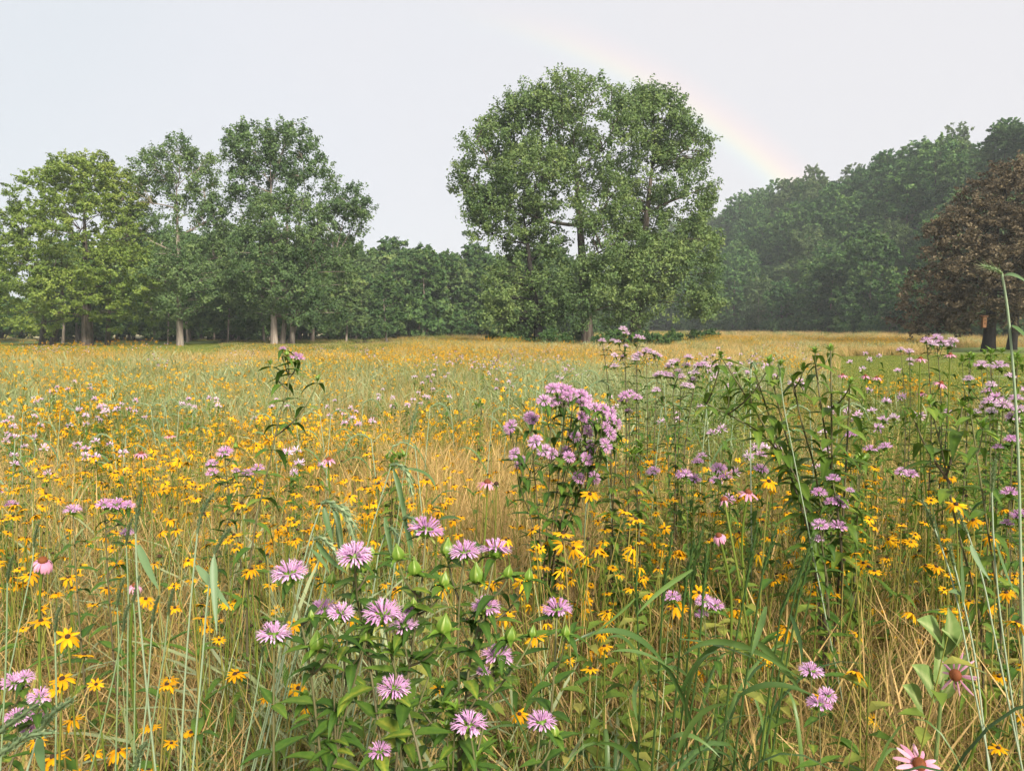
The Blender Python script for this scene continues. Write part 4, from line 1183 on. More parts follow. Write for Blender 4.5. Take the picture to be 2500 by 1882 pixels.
def build_bee_balms():
    F, B, T = 'flower', 'bud', 'tip'
    rng = np.random.default_rng(3)
    g = 'lilac bee balm plants in the front of the meadow'
    def hd(lst, y, jit=.04):
        return [(q[0], at(q[1], q[2], y + (q[4] if len(q) > 4 else rng.normal() * jit)), None, q[3] if len(q) > 3 else 1.0) for q in lst]
    y = 1.25
    h = hd([(F, 669, 1552, 1.05, 0)], y)
    bee_balm('single lilac bee balm head on a straight dark stem beside the big front clump', gp(668, y), h, [[gp(668, y), at(668, 1800, y), h[0][1]]], seed=1, group=g, spacing=.085)
    h = hd([(F, 707, 1402, 1.1, 0), (F, 790, 1492, 1.0), (F, 832, 1498, .75), (B, 810, 1412, .85), (B, 772, 1566, 1.35), (B, 890, 1548, 1.0), (B, 760, 1500, .6)], y)
    bee_balm('front bee balm stalk with a lilac head and an open green bud leaning left', gp(800, y), h, [[gp(790, y), at(775, 1780, y), at(752, 1600, y), h[0][1]], [gp(830, y), at(800, 1840, y), at(845, 1640, y + .03), h[1][1]]], seed=2, group=g)
    h = hd([(F, 1040, 1295, 1.12, .06), (F, 865, 1358, 1.0), (F, 935, 1502, 1.2, -.04), (F, 985, 1528, .9), (F, 962, 1682, 1.0, -.03), (B, 971, 1350, 1.15), (B, 892, 1380, 1.15), (B, 880, 1420, 1.1), (B, 1011, 1385, 1.25),
            (B, 908, 1345, .6), (B, 1085, 1415, 1.0), (B, 1085, 1524, 1.4, -.06), (F, 927, 1834, .7), (B, 1010, 1470, .6), (F, 1000, 1490, .5)], y)
    bee_balm('tallest front bee balm stalk with large lilac heads above many green buds', gp(950, y), h,
             [[gp(940, y), at(975, 1800, y), at(1010, 1560, y), at(1030, 1420, y), h[0][1]], [gp(900, y), at(930, 1820, y - .03), at(905, 1640, y), at(875, 1480, y), h[1][1]], [gp(930, y), at(1000, 1750, y - .05), at(960, 1620, y), h[2][1]]], seed=3, group=g, leafL=.082)
    h = hd([(F, 1134, 1350, .95), (F, 1209, 1346, 1.05), (F, 1187, 1484, .9), (F, 1213, 1604, 1.0), (F, 1145, 1770, 1.05, -.06), (B, 1092, 1338, 1.3), (B, 1164, 1402, 1.45), (B, 1240, 1395, .9), (B, 1247, 1548, 1.1), (B, 1300, 1542, .85), (B, 1181, 1718, .9), (F, 1180, 1640, .45), (B, 1290, 1404, .85)], y)
    bee_balm('front bee balm stalk rising right of the tallest one with two heads side by side', gp(1130, y), h,
             [[gp(1120, y), at(1130, 1800, y), at(1150, 1600, y), at(1190, 1450, y), h[1][1]], [gp(1100, y), at(1120, 1700, y), at(1120, 1500, y), h[0][1]], [gp(1150, y), at(1160, 1860, y - .05), h[4][1]]], seed=4, group=g, leafL=.08)
    h = hd([(F, 1360, 1490, .98), (B, 1381, 1540, .85), (F, 1322, 1765, .9, -.05), (B, 1353, 1783, .9, -.05)], y)
    bee_balm('front bee balm stalk at the right side of the clump with heads above and below', gp(1330, y), h, [[gp(1320, y), at(1345, 1750, y), at(1355, 1600, y), h[0][1]], [gp(1290, y), at(1310, 1850, y - .05), h[2][1]]], seed=5, group=g)
    r5 = np.random.default_rng(55)
    for k, (cx, cy, n, lab) in enumerate([(820, 1620, 7, 'leafy flowerless side shoots filling the left of the front bee balm clump'), (980, 1640, 8, 'leafy flowerless side shoots in the heart of the front bee balm clump'), (1160, 1640, 7, 'leafy flowerless side shoots filling the right of the front bee balm clump'), (1100, 1790, 7, 'low leafy shoots with yellowing leaves at the bottom of the front clump')]):
        h = [(T, at(cx + r5.normal() * 55, cy + r5.normal() * 75, y + r5.uniform(-.03, .12)), None, .8) for _ in range(n)]
        bee_balm(lab, gp(cx, y), h, [[gp(cx, y), at(cx, cy + 220, y), q[1]] for q in h[:5]], seed=50 + k, leafL=.066, spacing=.056, name='leafy_stalks', cat='plant', group='leafy shoots of the front bee balm clump', stem_r=.0028, fs=.034, droop=.12)
    # bushy clump in the middle
    y = 3.0
    pts = [(1349, 950), (1368, 949), (1383, 953), (1400, 961), (1418, 965), (1429, 972), (1328, 979), (1345, 984), (1362, 978), (1379, 986), (1421, 984), (1433, 990), (1452, 997), (1473, 999), (1471, 1009), (1490, 1009), (1292, 1018),
           (1421, 1018), (1437, 1030), (1248, 1043), (1488, 1024), (1503, 1034), (1477, 1045), (1488, 1058), (1406, 1068), (1477, 1089), (1442, 1091), (1383, 1104), (1389, 1116), (1431, 1121), (1307, 1079), (1328, 1100), (1347, 1108),
           (1257, 1108), (1271, 1129), (1412, 1167), (1450, 1167), (1433, 1053), (1302, 1024), (1385, 970), (1462, 1004), (1398, 1060)]
    h = []
    for a, b in pts:
        dx = (a - 1370) / 120
        h.append((F, at(a, b, y + rng.normal() * .10 - .0006 * (b - 1000)), (dx * .9 + .1, -.45, .55 if b > 1015 else .9), rng.uniform(.85, 1.1)))
    b0 = gp(1320, y)
    st = [[b0 + [rng.normal() * .05, rng.normal() * .05, 0], at(1330 + (a - 1330) * .35, 1290, y), at(1335 + (a - 1335) * .75, 1130 + .25 * (b - 1000), y), at(a, b, y)] for a, b in [(1400, 961), (1433, 990), (1473, 999), (1345, 984), (1292, 1018), (1248, 1043), (1488, 1058), (1437, 1091), (1379, 986)]]
    bee_balm('big bushy bee balm clump crowded with lilac heads, halfway out in the meadow', b0, h, st, leafL=.105, seed=6, group=None, spacing=.11, droop=.35, stem_r=.0036, fs=.0275)
    # slender stalks on the left
    y = 2.2
    h = hd([(B, 700, 862, .8, 0), (F, 726, 876, .85, 0), (T, 660, 888, .9, .05), (T, 775, 928, .8, -.05), (F, 690, 852, .4, 0)], y)
    bee_balm('tall lone bee balm stalk rising above the yellow flowers at the left of the middle', gp(615, y), h, [[gp(600, y), at(628, 1260, y), at(660, 1120, y), at(684, 1010, y), at(706, 930, y), h[0][1]]], seed=7, leafL=.10, spacing=.075, stem_r=.004, droop=.25, leaf_from=.55)
    y = 2.8
    h = hd([(F, 549, 1106, 1.15), (F, 518, 1133, .9), (F, 518, 1155, .9), (F, 630, 1145, .95), (F, 604, 1157, .9), (B, 575, 1088, .9), (F, 575, 1150, .6)], y)
    bee_balm('branching bee balm with six lilac heads below the tall lone stalk', gp(555, y), h, [[gp(560, y), at(572, 1260, y), at(555, 1180, y), h[0][1]], [gp(560, y), at(570, 1250, y), at(605, 1200, y), h[3][1]]], seed=8, group=g, leafL=.085)
    y = 2.2
    for k, (lst, lab) in enumerate([([(F, 178, 1247, .95)], 'low bee balm head alone among the yellow flowers at the far left'), ([(F, 255, 1234, .9), (F, 285, 1234, 1.0), (F, 312, 1236, .8), (F, 310, 1302, .8)], 'row of bee balm heads touching each other at the left among yellow flowers')]):
        h = hd(lst, y); bee_balm(lab, gp(lst[0][1] + 20, y), h, [[gp(lst[0][1] + 20, y), at(lst[0][1] + 8, 1400, y), h[0][1]]], seed=9 + k, group=g, leafL=.085, spacing=.07)
    y = 1.5
    h = hd([(F, 38, 1668, 1.0), (F, 60, 1655, .7), (F, 96, 1702, .8), (F, 40, 1752, .8), (F, 80, 1752, .85), (F, 70, 1782, .6)], y)
    bee_balm('bee balm with violet heads at the lower left corner behind the thick seed spikes', gp(40, y), h, [[gp(-20, y), at(10, 1780, y), h[0][1]], [gp(20, y), at(60, 1790, y), h[4][1]]], seed=12, group=g)
    y = 2.3
    h = hd([(F, 2050, 1228, 1.0), (F, 2034, 1170, .8), (F, 2000, 1205, .9), (F, 2028, 1228, .8), (F, 2002, 1283, .9), (F, 2046, 1287, 1.0), (F, 1996, 1318, .7), (F, 2075, 1198, .5)], y)
    bee_balm('bee balm with loose lilac heads at the foot of the tall leafy stalks', gp(2020, y), h, [[gp(2030, y), at(2020, 1420, y), at(2010, 1300, y), h[0][1]], [gp(2020, y), at(2015, 1400, y), h[4][1]]], seed=13, group=g, leafL=.08)
    # tall pale-headed group right of the middle trees
    y = 5.0
    h = hd([(F, 1521, 804, 1.1), (F, 1528, 814, 1.0), (F, 1470, 833, 1.0), (F, 1496, 833, .9), (F, 1508, 836, .9), (F, 1556, 824, 1.0), (F, 1566, 827, 1.0), (F, 1528, 846, .8), (T, 1545, 815, .8), (F, 1500, 868, .9), (F, 1520, 872, .8), (T, 1485, 850, .8)], y)
    bee_balm('tallest pale bee balm whose heads stand up against the right meadow tree trunk', gp(1530, y), h, [[gp(1530, y), at(1528, 960, y), at(1526, 880, y), h[0][1]], [gp(1490, y), at(1484, 930, y), h[2][1]], [gp(1560, y), at(1555, 920, y), h[5][1]]], seed=14, pale=True, leafL=.095, stem_r=.0048, spacing=.09)
    y = 4.0
    h = hd([(F, a, b, 1.05) for a, b in [(1577, 856), (1598, 864), (1607, 871), (1551, 871), (1560, 866), (1500, 895), (1552, 877), (1588, 860)]], y + .8)
    bee_balm('dense pale bee balm with a flat top behind the darker headed one', gp(1580, y + .8), h, [[gp(1580, y + .8), at(1580, 960, y + .8), h[0][1]], [gp(1560, y + .8), at(1556, 950, y + .8), h[3][1]], [gp(1600, y + .8), at(1602, 960, y + .8), h[2][1]]], seed=15, pale=True, leafL=.09)
    h = hd([(F, a, b, .95) for a, b in [(1681, 873), (1640, 886), (1650, 884), (1633, 895), (1676, 893), (1706, 893), (1718, 891), (1697, 912), (1604, 918), (1612, 914), (1626, 915), (1636, 918), (1655, 908), (1663, 921), (1690, 930), (1672, 942), (1684, 944), (1602, 954)]], y)
    bee_balm('spreading bee balm with tiers of dusky lilac heads right of the bushy clump', gp(1650, y), h, [[gp(1650, y), at(1648, 1040, y), at(1645, 950, y), h[0][1]], [gp(1640, y), at(1625, 1020, y), h[9][1]], [gp(1670, y), at(1685, 1000, y), h[5][1]], [gp(1655, y), at(1660, 1000, y), h[13][1]]], seed=16, pale=True, leafL=.085, stem_r=.004)
    y = 3.4
    h = hd([(F, 1525, 968, 1.1), (F, 1538, 962, 1.0), (F, 1522, 980, 1.0), (F, 1556, 972, .9), (F, 1534, 1004, .7)], y)
    bee_balm('small tight bunch of bee balm heads between the bushy clump and the spreading one', gp(1535, y), h, [[gp(1535, y), at(1537, 1080, y), h[1][1]]], seed=17, group=g, leafL=.085)
    y = 3.2
    h = hd([(F, 2396, 894, 1.2), (F, 2440, 896, 1.3), (F, 2466, 920, .9), (F, 2365, 926, .8), (F, 2420, 940, .8)], y)
    bee_balm('pair of large pale bee balm heads near the tall rye stalk at the right', gp(2410, y), h, [[gp(2410, y), at(2404, 1000, y), h[0][1]], [gp(2430, y), at(2436, 1000, y), h[1][1]]], seed=18, pale=True, leafL=.085)
    h = hd([(F, 2416, 984, 1.1), (F, 2450, 990, 1.1), (F, 2480, 975, 1.0), (F, 2420, 1005, .8), (F, 2380, 1010, .9), (F, 2470, 1020, 1.0), (F, 2490, 1002, 1.0)], 2.9)
    bee_balm('bee balm with five pale spidery heads at the right edge below the rye stalk', gp(2445, 2.9), h, [[gp(2440, 2.9), at(2442, 1100, 2.9), h[1][1]], [gp(2420, 2.9), at(2418, 1100, 2.9), h[0][1]], [gp(2470, 2.9), at(2472, 1100, 2.9), h[2][1]]], seed=19, pale=True, leafL=.09)
    h = hd([(F, a, b, 1.1) for a, b in [(2286, 826), (2262, 834), (2300, 842), (2325, 834), (2318, 846), (2296, 834), (2276, 842)]], 3.9)
    bee_balm('tall bee balm whose pale heads stand in front of the far copper beech boughs', gp(2290, 3.9), h, [[gp(2295, 3.9), at(2295, 930, 3.9), h[0][1]], [gp(2270, 3.9), at(2270, 930, 3.9), h[1][1]], [gp(2320, 3.9), at(2318, 930, 3.9), h[3][1]]], seed=20, pale=True, leafL=.085, stem_r=.004)
    h = hd([(F, 2199, 855, .9), (F, 2220, 859, .9), (F, 2222, 880, .8)], 4.2)
    bee_balm('thin bee balm stems with two small heads standing before the mown lawn', gp(2210, 4.2), h, [[gp(2208, 4.2), at(2206, 930, 4.2), h[0][1]], [gp(2222, 4.2), at(2222, 930, 4.2), h[1][1]]], seed=21, pale=True, leafL=.06)
    # leafy stalks without open flowers
    gl = 'tall leafy stalks not yet in flower'
    y = 2.6
    tips = [(1760, 870), (1800, 905), (1845, 915), (1878, 885), (1905, 890), (1935, 925), (1990, 860), (2028, 855), (1960, 900), (2075, 935), (1830, 940), (1780, 960), (1725, 985)]
    dk = [[(2000, 1400), (1945, 1160), (1905, 1010), (1878, 885)], [(2050, 1290), (2020, 1090), (2000, 960), (1990, 860)], [(2030, 1250), (2030, 1000), (2028, 855)], [(1960, 1250), (1900, 1080), (1845, 915)], [(1940, 1160), (1860, 1030), (1760, 870)], [(1990, 1150), (1950, 1000), (1935, 925)], [(2060, 1230), (2070, 1050), (2075, 935)], [(1940, 1170), (1860, 1060), (1725, 985)]]
    h = [(T, at(a, b, y + rng.normal() * .08), None, .9) for a, b in tips]
    bee_balm('large clump of dark stemmed leafy stalks with pale green tips in the right half', gp(2030, y), h, [[gp(2040, y)] + [at(a, b, y + rng.normal() * .05) for a, b in s] for s in dk], seed=22, leafL=.125, spacing=.055, name='leafy_stalks', cat='plant', droop=.3, stem_r=.005, fs=.04, leaf_from=.3)
    y = 2.2
    dk = [[(2390, 1500), (2330, 1260), (2295, 1080), (2270, 985)], [(2310, 1160), (2335, 1080), (2350, 990)], [(2320, 1180), (2260, 1090), (2230, 1020)]]
    h = [(T, at(a, b, y), None, .9) for a, b in [(2270, 985), (2350, 990), (2230, 1020), (2300, 1000)]]
    bee_balm('forked leafy stalk with a dark leaning stem right of the large leafy clump', gp(2400, y), h, [[gp(2410, y)] + [at(a, b, y) for a, b in s] for s in dk[:1]] + [[at(a, b, y) for a, b in s] for s in dk[1:]], seed=23, leafL=.11, spacing=.06, name='leafy_stalks', cat='plant', droop=.35, stem_r=.0042, fs=.04, leaf_from=.35, group=gl)
    h = [(T, at(a, b, 2.1), None, .9) for a, b in [(2370, 1010), (2400, 1040)]]
    bee_balm('straight dark leafy stalk close to the right edge under the rye', gp(2440, 2.1), h, [[gp(2450, 2.1), at(2440, 1500, 2.1), at(2405, 1250, 2.1), at(2370, 1010, 2.1)]], seed=24, leafL=.105, spacing=.065, name='leafy_stalks', cat='plant', droop=.3, stem_r=.0042, fs=.04, group=gl)
    for k, (px, py, y, lab) in enumerate([(2360, 870, 3.6, 'fresh green leafy stalks before the lawn under the beech trunk'), (2425, 858, 3.7, 'upright light green leafy tuft right of the beech trunk'), (2480, 862, 3.5, 'light green leafy stalks at the right edge before the lawn'), (1495, 1070, 3.0, 'bright green leafy stalks at the right side of the bushy bee balm'), (1560, 1085, 2.9, 'bright green leafy plant below the yellow flowers right of the bushy clump'), (955, 1110, 3.2, 'small bright green leafy plant behind the bent rye heads'), (1170, 980, 6.0, 'small leafy stalk standing in the pale grasses left of the bushy clump'), (2090, 1120, 2.8, 'green leafy stalks behind the yellow drift at the right')]):
        h = [(T, at(px + rng.normal() * 14 * 3 / y, py + abs(rng.normal()) * 14, y + rng.normal() * .08), None, 1.0) for _ in range(6)]
        bee_balm(lab, gp(px, y), h, [[gp(px, y), at(px, py + 200, y), q[1]] for q in h[:4]], seed=30 + k, leafL=.085, spacing=.055, name='leafy_stalks', cat='plant', droop=.1, stem_r=.003, fs=.04, group=gl, branch_leaf=False)

def build_mid_bee_balms():
    """smaller bee balm plants farther out, copied from a few built ones"""
    protos = []
    for s in range(4):
        rng = np.random.default_rng(200 + s)
        st, fo, heads = MB(), MB(), []
        for k in range(int(rng.integers(4, 7))):
            a = rng.uniform(0, 6.28); r = .22 * math.sqrt(rng.random())
            top = np.array([r * math.cos(a), r * math.sin(a), 1.06 * rng.uniform(.82, 1.04) - .25 * r])
            p = bez((top[0] * .3, top[1] * .3, 0), (top[0] * .6, top[1] * .6, .5), top, 8)
            st.add(*tube(p, np.linspace(.003, .0018, 8), 4), 0, .6)
            for j in range(22):
                t = rng.uniform(.3, .98); i = int(t * 6.99); q = p[i] + (p[i + 1] - p[i]) * (t * 6.99 - i)
                a2 = rng.uniform(0, 6.28)
                V, F = leaf_grid(rng.uniform(.05, .095), .34, rng.uniform(.1, .6), .3, 3)
                M = frame([math.cos(a2), math.sin(a2), rng.uniform(-.3, .4)], (0, 0, 1), q)
                fo.add(V @ M[:3, :3].T + M[:3, 3], F, 0, rng.uniform(.25, .85))
            heads.append(zframe(nrm(nrm(p[-1] - p[-2]) + [0, 0, .4]), top, .027 * rng.uniform(.8, 1.1), rng.uniform(0, 6)))
        protos.append((st.mesh('stem', [GRASS]), fo.mesh('foliage', [LEAF]), heads))
    rng = np.random.default_rng(9)
    hm = []
    for s in range(4):
        mb = far_bee_balm_head(np.random.default_rng(260 + s)); hm.append(mb.mesh('flower_head', [LEAF, PINKP]))
    spots = [(105, 940, 8), (155, 938, 8.2), (185, 932, 8.6), (275, 955, 6.6), (310, 956, 6.8), (225, 985, 6.0), (245, 975, 6.2), (290, 985, 6.1), (205, 990, 6.0), (40, 1010, 6.6), (10, 1045, 4.8), (35, 1075, 4.6), (48, 1020, 5.6),
             (165, 1078, 4.2), (230, 1078, 4.3), (20, 1155, 3.2), (1025, 905, 10), (1045, 908, 10), (1065, 905, 10.2), (925, 938, 8), (985, 950, 7.4), (1000, 952, 7.2), (1060, 950, 7.6), (820, 965, 7.2), (835, 975, 7), (890, 1012, 5.4),
             (1160, 885, 13), (1195, 890, 12), (1230, 915, 9), (480, 965, 6.8), (505, 975, 6.4), (670, 955, 7), (705, 1085, 3.9), (745, 1080, 4), (1390, 905, 8.5),
             (1690, 846, 9), (1722, 846, 8.6), (1755, 862, 8), (1765, 852, 8.4), (1800, 866, 7.4), (1715, 870, 7.2), (1740, 880, 6.8), (1775, 895, 6.0), (1875, 862, 6.6), (1925, 855, 5.0), (2095, 853, 7), (2160, 872, 6.2), (2075, 895, 5.4), (2240, 925, 4.2), (2095, 990, 3.8), (2160, 985, 3.8), (2075, 1012, 3.5), (2225, 1050, 3.1), (2125, 1050, 3.1),
             (1680, 1108, 3.2), (1735, 1082, 3.3), (1675, 1160, 2.7), (1735, 1122, 3.0), (1790, 1085, 3.0), (1800, 1020, 3.4), (1830, 1000, 3.6), (2470, 1075, 2.5), (2465, 1205, 2.1), (2490, 1260, 2.0), (2480, 905, 3.6), (2455, 940, 3.3), (1640, 1460, 1.9), (1745, 1480, 1.9), (1720, 1470, 1.9), (1980, 1640, 1.5), (2000, 1720, 1.45), (1500, 945, 6), (1660, 960, 5), ]
    names = [('far left edge', 0, 130), ('left side', 130, 420), ('left of the middle', 420, 780), ('pale grasses in the middle', 780, 1260), ('right of the bushy clump', 1260, 1850), ('right side by the lawn', 1850, 2300), ('right edge', 2300, 2600)]
    g = 'smaller lilac bee balm plants scattered through the meadow'
    for i, (px, py, y) in enumerate(spots):
        top = at(px, py, y)
        if y < 2.75:
            hs = [('flower', top, None, .95)] + ([('flower', top + [rng.normal() * .03, rng.normal() * .03, -.03], None, .7)] if i % 2 else [])
            where = [n for n, a, b in names if a <= px < b][0]
            bee_balm(f'slim bee balm stem with {"two small lilac heads" if i % 2 else "one small lilac head"}, {where}', gp(px, y), hs, [[gp(px, y), top * [1, 1, .5] + [.02, 0, 0], top]], seed=300 + i, group='slim bee balm stems near the front: ' + where + (' two heads' if i % 2 else ' one head'), leafL=.07, spacing=.075, stem_r=.0022, fs=.024)
            continue
        pr = protos[i % 4]
        s = float(np.clip(top[2] / 1.05, .55, 1.55))
        where = [n for n, a, b in names if a <= px < b][0]
        dist = 'near' if y < 3 else ('in the middle distance' if y < 6 else 'farther out')
        t = thing('bee_balm', f'pale lilac bee balm plant {dist}, {where}', 'flower', (top[0], y, 0), g + ': ' + where + ' ' + dist, rng.uniform(0, 6.28), 1.0)
        w = .55 + .45 * rng.random()
        t.scale = (w, w, s)
        link('stem', pr[0], t); f = link('foliage', pr[1], t); f['kind'] = 'stuff'
        nh = len(pr[2]) if y > 3.4 else 3
        for M in pr[2][:nh]:
            if rng.random() < .12: continue
            M2 = M.copy(); k = 1.0
            M2[:3, 0] /= w; M2[:3, 1] /= w; M2[:3, 2] /= w
            M2[2, :3] *= w / s
            if y < 3.4:
                hh = link('flower_head', PARTS['bb_base'][rng.integers(5)], t, M2); link('florets', PARTS['bb_florets'][rng.integers(5)], hh)
            else:
                link('flower_head', hm[rng.integers(4)], t, M2)

def far_bee_balm_head(rng):
    mb = MB(); m = 34
    d = nrm(rng.normal(size=(m, 3)) * [1, 1, .45] + [0, 0, .45])
    sd = nrm(np.cross(d, rng.normal(size=(m, 3))))
    b0 = d * .25; b1 = d * rng.uniform(.8, 1.15, (m, 1)) - [0, 0, .1]; b1[::3] += [0, 0, .3]
    w = .10
    V = np.stack([b0 - sd * w * .6, b0 + sd * w * .6, b1 + sd * w, b1 - sd * w], 1).reshape(-1, 3)
    mb.add(V, np.arange(m * 4).reshape(-1, 4), 1, np.repeat(rng.uniform(.2, 1, m), 4))
    n = 7; th = np.linspace(0, 2 * np.pi, n + 1)
    mb.add(*sheet(np.stack([np.stack([r * np.cos(th), r * np.sin(th), np.full(n + 1, z)], -1) for r, z in [(.05, -.5), (.34, -.25), (.42, 0), (.25, .25), (.02, .3)]])), 0, .75)
    for k in range(5):
        a = k * 1.26
        V, F = leaf_grid(.8, .4, .2, .3, 3); M = frame([math.cos(a), math.sin(a), .1], (0, 0, 1), (0, 0, -.35))
        mb.add(V @ M[:3, :3].T + M[:3, 3], F, 0, .8)
    return mb

# ------------------------------------------------------------------ black-eyed susans
def susan_plan(rng, n=None, leaves=4):
    n = n or int(rng.integers(3, 5))
    st, heads, lv = MB(), [], []
    for k in range(n):
        a = rng.uniform(0, 6.28); r = .15 * math.sqrt(rng.random()) if n > 1 else 0
        top = np.array([r * math.cos(a), r * math.sin(a), rng.uniform(.70, 1.0)])
        p = bez((top[0] * .2, top[1] * .2, 0), (top[0] * .3 + rng.normal() * .03, top[1] * .3 + rng.normal() * .03, .55), top, 8)
        st.add(*tube(p, np.linspace(.0028, .0018, 8), 4), 0, rng.uniform(.35, .6))
        heads.append((top, p[-1] - p[-2]))
        for j in range(leaves // n + 1):
            q = p[rng.integers(2, 6)]; a2 = rng.uniform(0, 6.28)
            lv.append(frame([math.cos(a2), math.sin(a2), rng.uniform(.2, .9)], (0, 0, 1), q, rng.uniform(.07, .12)))
    return st.mesh('stem', [GRASS]), heads, lv

def put_susan(plan, loc, h, rng, label, group, fine=True, s=.031, tilt=.9, spin=None):
    stm, heads, lv = plan
    t = thing('black_eyed_susan', label, 'flower', loc, group, rng.uniform(0, 6.28) if spin is None else spin)
    t.scale = (1, 1, h)
    link('stem', stm, t)
    for M in lv: link('leaf', PARTS['sleaf'][rng.integers(3)], t, M)
    for top, d in heads:
        z = nrm(nrm(d) * .7 + rdir(rng, tilt))
        M = zframe(z, top, s * rng.uniform(.65, 1.15), rng.uniform(0, 6.28))
        M[2, :3] /= h
        hd = link('flower_head', PARTS['eye'], t, M)
        if rng.random() < .08: continue     # petals already shed
        if fine:
            n = int(rng.integers(10, 15)); k0 = rng.integers(5)
            for k in range(n):
                a = k * 2 * np.pi / n + rng.normal() * .09
                c, q = math.cos(a), math.sin(a); m = np.eye(4); ss = rng.uniform(.85, 1.1)
                m[:3, :3] = np.array([[c, -q, 0], [q, c, 0], [0, 0, 1]]) * ss
                link('petal', PARTS['petal'][(k0 + rng.integers(0, 3)) % 5], hd, m)
        else:
            link('petals', PARTS['ring'][rng.integers(4)], hd)

def build_susans():
    rng = np.random.default_rng(14)
    plans = [susan_plan(np.random.default_rng(400 + i)) for i in range(8)]
    solo = [susan_plan(np.random.default_rng(420 + i), 1) for i in range(3)]
    # flowers that can be pointed to one by one
    named = [(592, 1312, 2.2, 'upright yellow susan showing its dark back left of the front bee balm heads'), (925, 1250, 2.6, 'yellow susan just above the topmost front bee balm head'), (1043, 1250, 2.4, 'round yellow susan right behind the topmost lilac head'), (1212, 1262, 2.3, 'yellow susan on a tilted stem below the solitary pink coneflower'),
             (1375, 1310, 2.0, 'lone yellow susan on its own stem left of the dense right drift'), (1308, 1400, 1.9, 'yellow susan with drooping petals beside the front bee balm buds'), (460, 1375, 2.0, 'drooping yellow susan among the left grass stalks'), (390, 1365, 2.0, 'yellow susan with folded petals left of a tall grass stalk'), (495, 1515, 1.6, 'yellow susan with a dark eye facing the viewer at the left'),
             (165, 1852, 1.2, 'yellow susan facing upward in the lower left corner'), (300, 1862, 1.2, 'yellow susan cut by the bottom edge at the left'), (2330, 1325, 2.0, 'sunlit yellow susan seen from the side at the right'), (2372, 1360, 2.0, 'yellow susan with a dark eye below the sunlit one at the right'), (1875, 1262, 2.2, 'yellow susan on a leaning stem under the pink coneflower'), (1440, 1212, 2.6, 'small yellow susan standing alone right of the bushy clump foot'), (2085, 1455, 1.7, 'yellow susan facing up beside a small lilac head at the right'), (105, 1625, 1.5, 'topmost yellow susan of the bunch at the lower left'), (140, 1690, 1.45, 'drooping yellow susan in the lower left bunch'), (170, 1660, 1.5, 'big nodding yellow susan in the lower left bunch')]
    for px, py, y, lab in named:
        top = at(px, py, y)
        put_susan(solo[rng.integers(3)], (top[0], y, 0), top[2] / .9, rng, lab, None, True, .031 if y > 1.7 else .0235, 1.0)
    # the drifts
    cand = []
    while len(cand) < 281:
        y = rng.uniform(1.25, 4.6, 400); x = rng.uniform(-.70, .70, 400) * y
        d = susan_density(x, y) * np.where(y < 2.0, .8, 1.0)
        for a, b in zip(x[rng.random(400) < d * .8], y[rng.random(400) < d * .8]): cand.append((a, b))
        xs = x[(rng.random(400) < d * .8)]
        cand = cand[:281]
    def where(x, y):
        u = x / y
        side = 'the left' if u < -.25 else ('the left of the middle' if u < -.02 else ('the right of the middle' if u < .3 else 'the right'))
        row = 'front' if y < 2.3 else ('second' if y < 3.6 else 'third')
        return side, row
    for x, y in cand:
        side, row = where(x, y)
        lab = {'front': f'yellow black-eyed susan close to the viewer at {side}', 'second': f'yellow black-eyed susan in the thick drift at {side}', 'third': f'small yellow black-eyed susan behind the front drift at {side}'}[row]
        put_susan(plans[rng.integers(8)], (x, y, 0), rng.uniform(.88, 1.12), rng, lab, f'black-eyed susans, {row} rows at {side}', y < 3.9, .0275 if y > 1.8 else .0245)

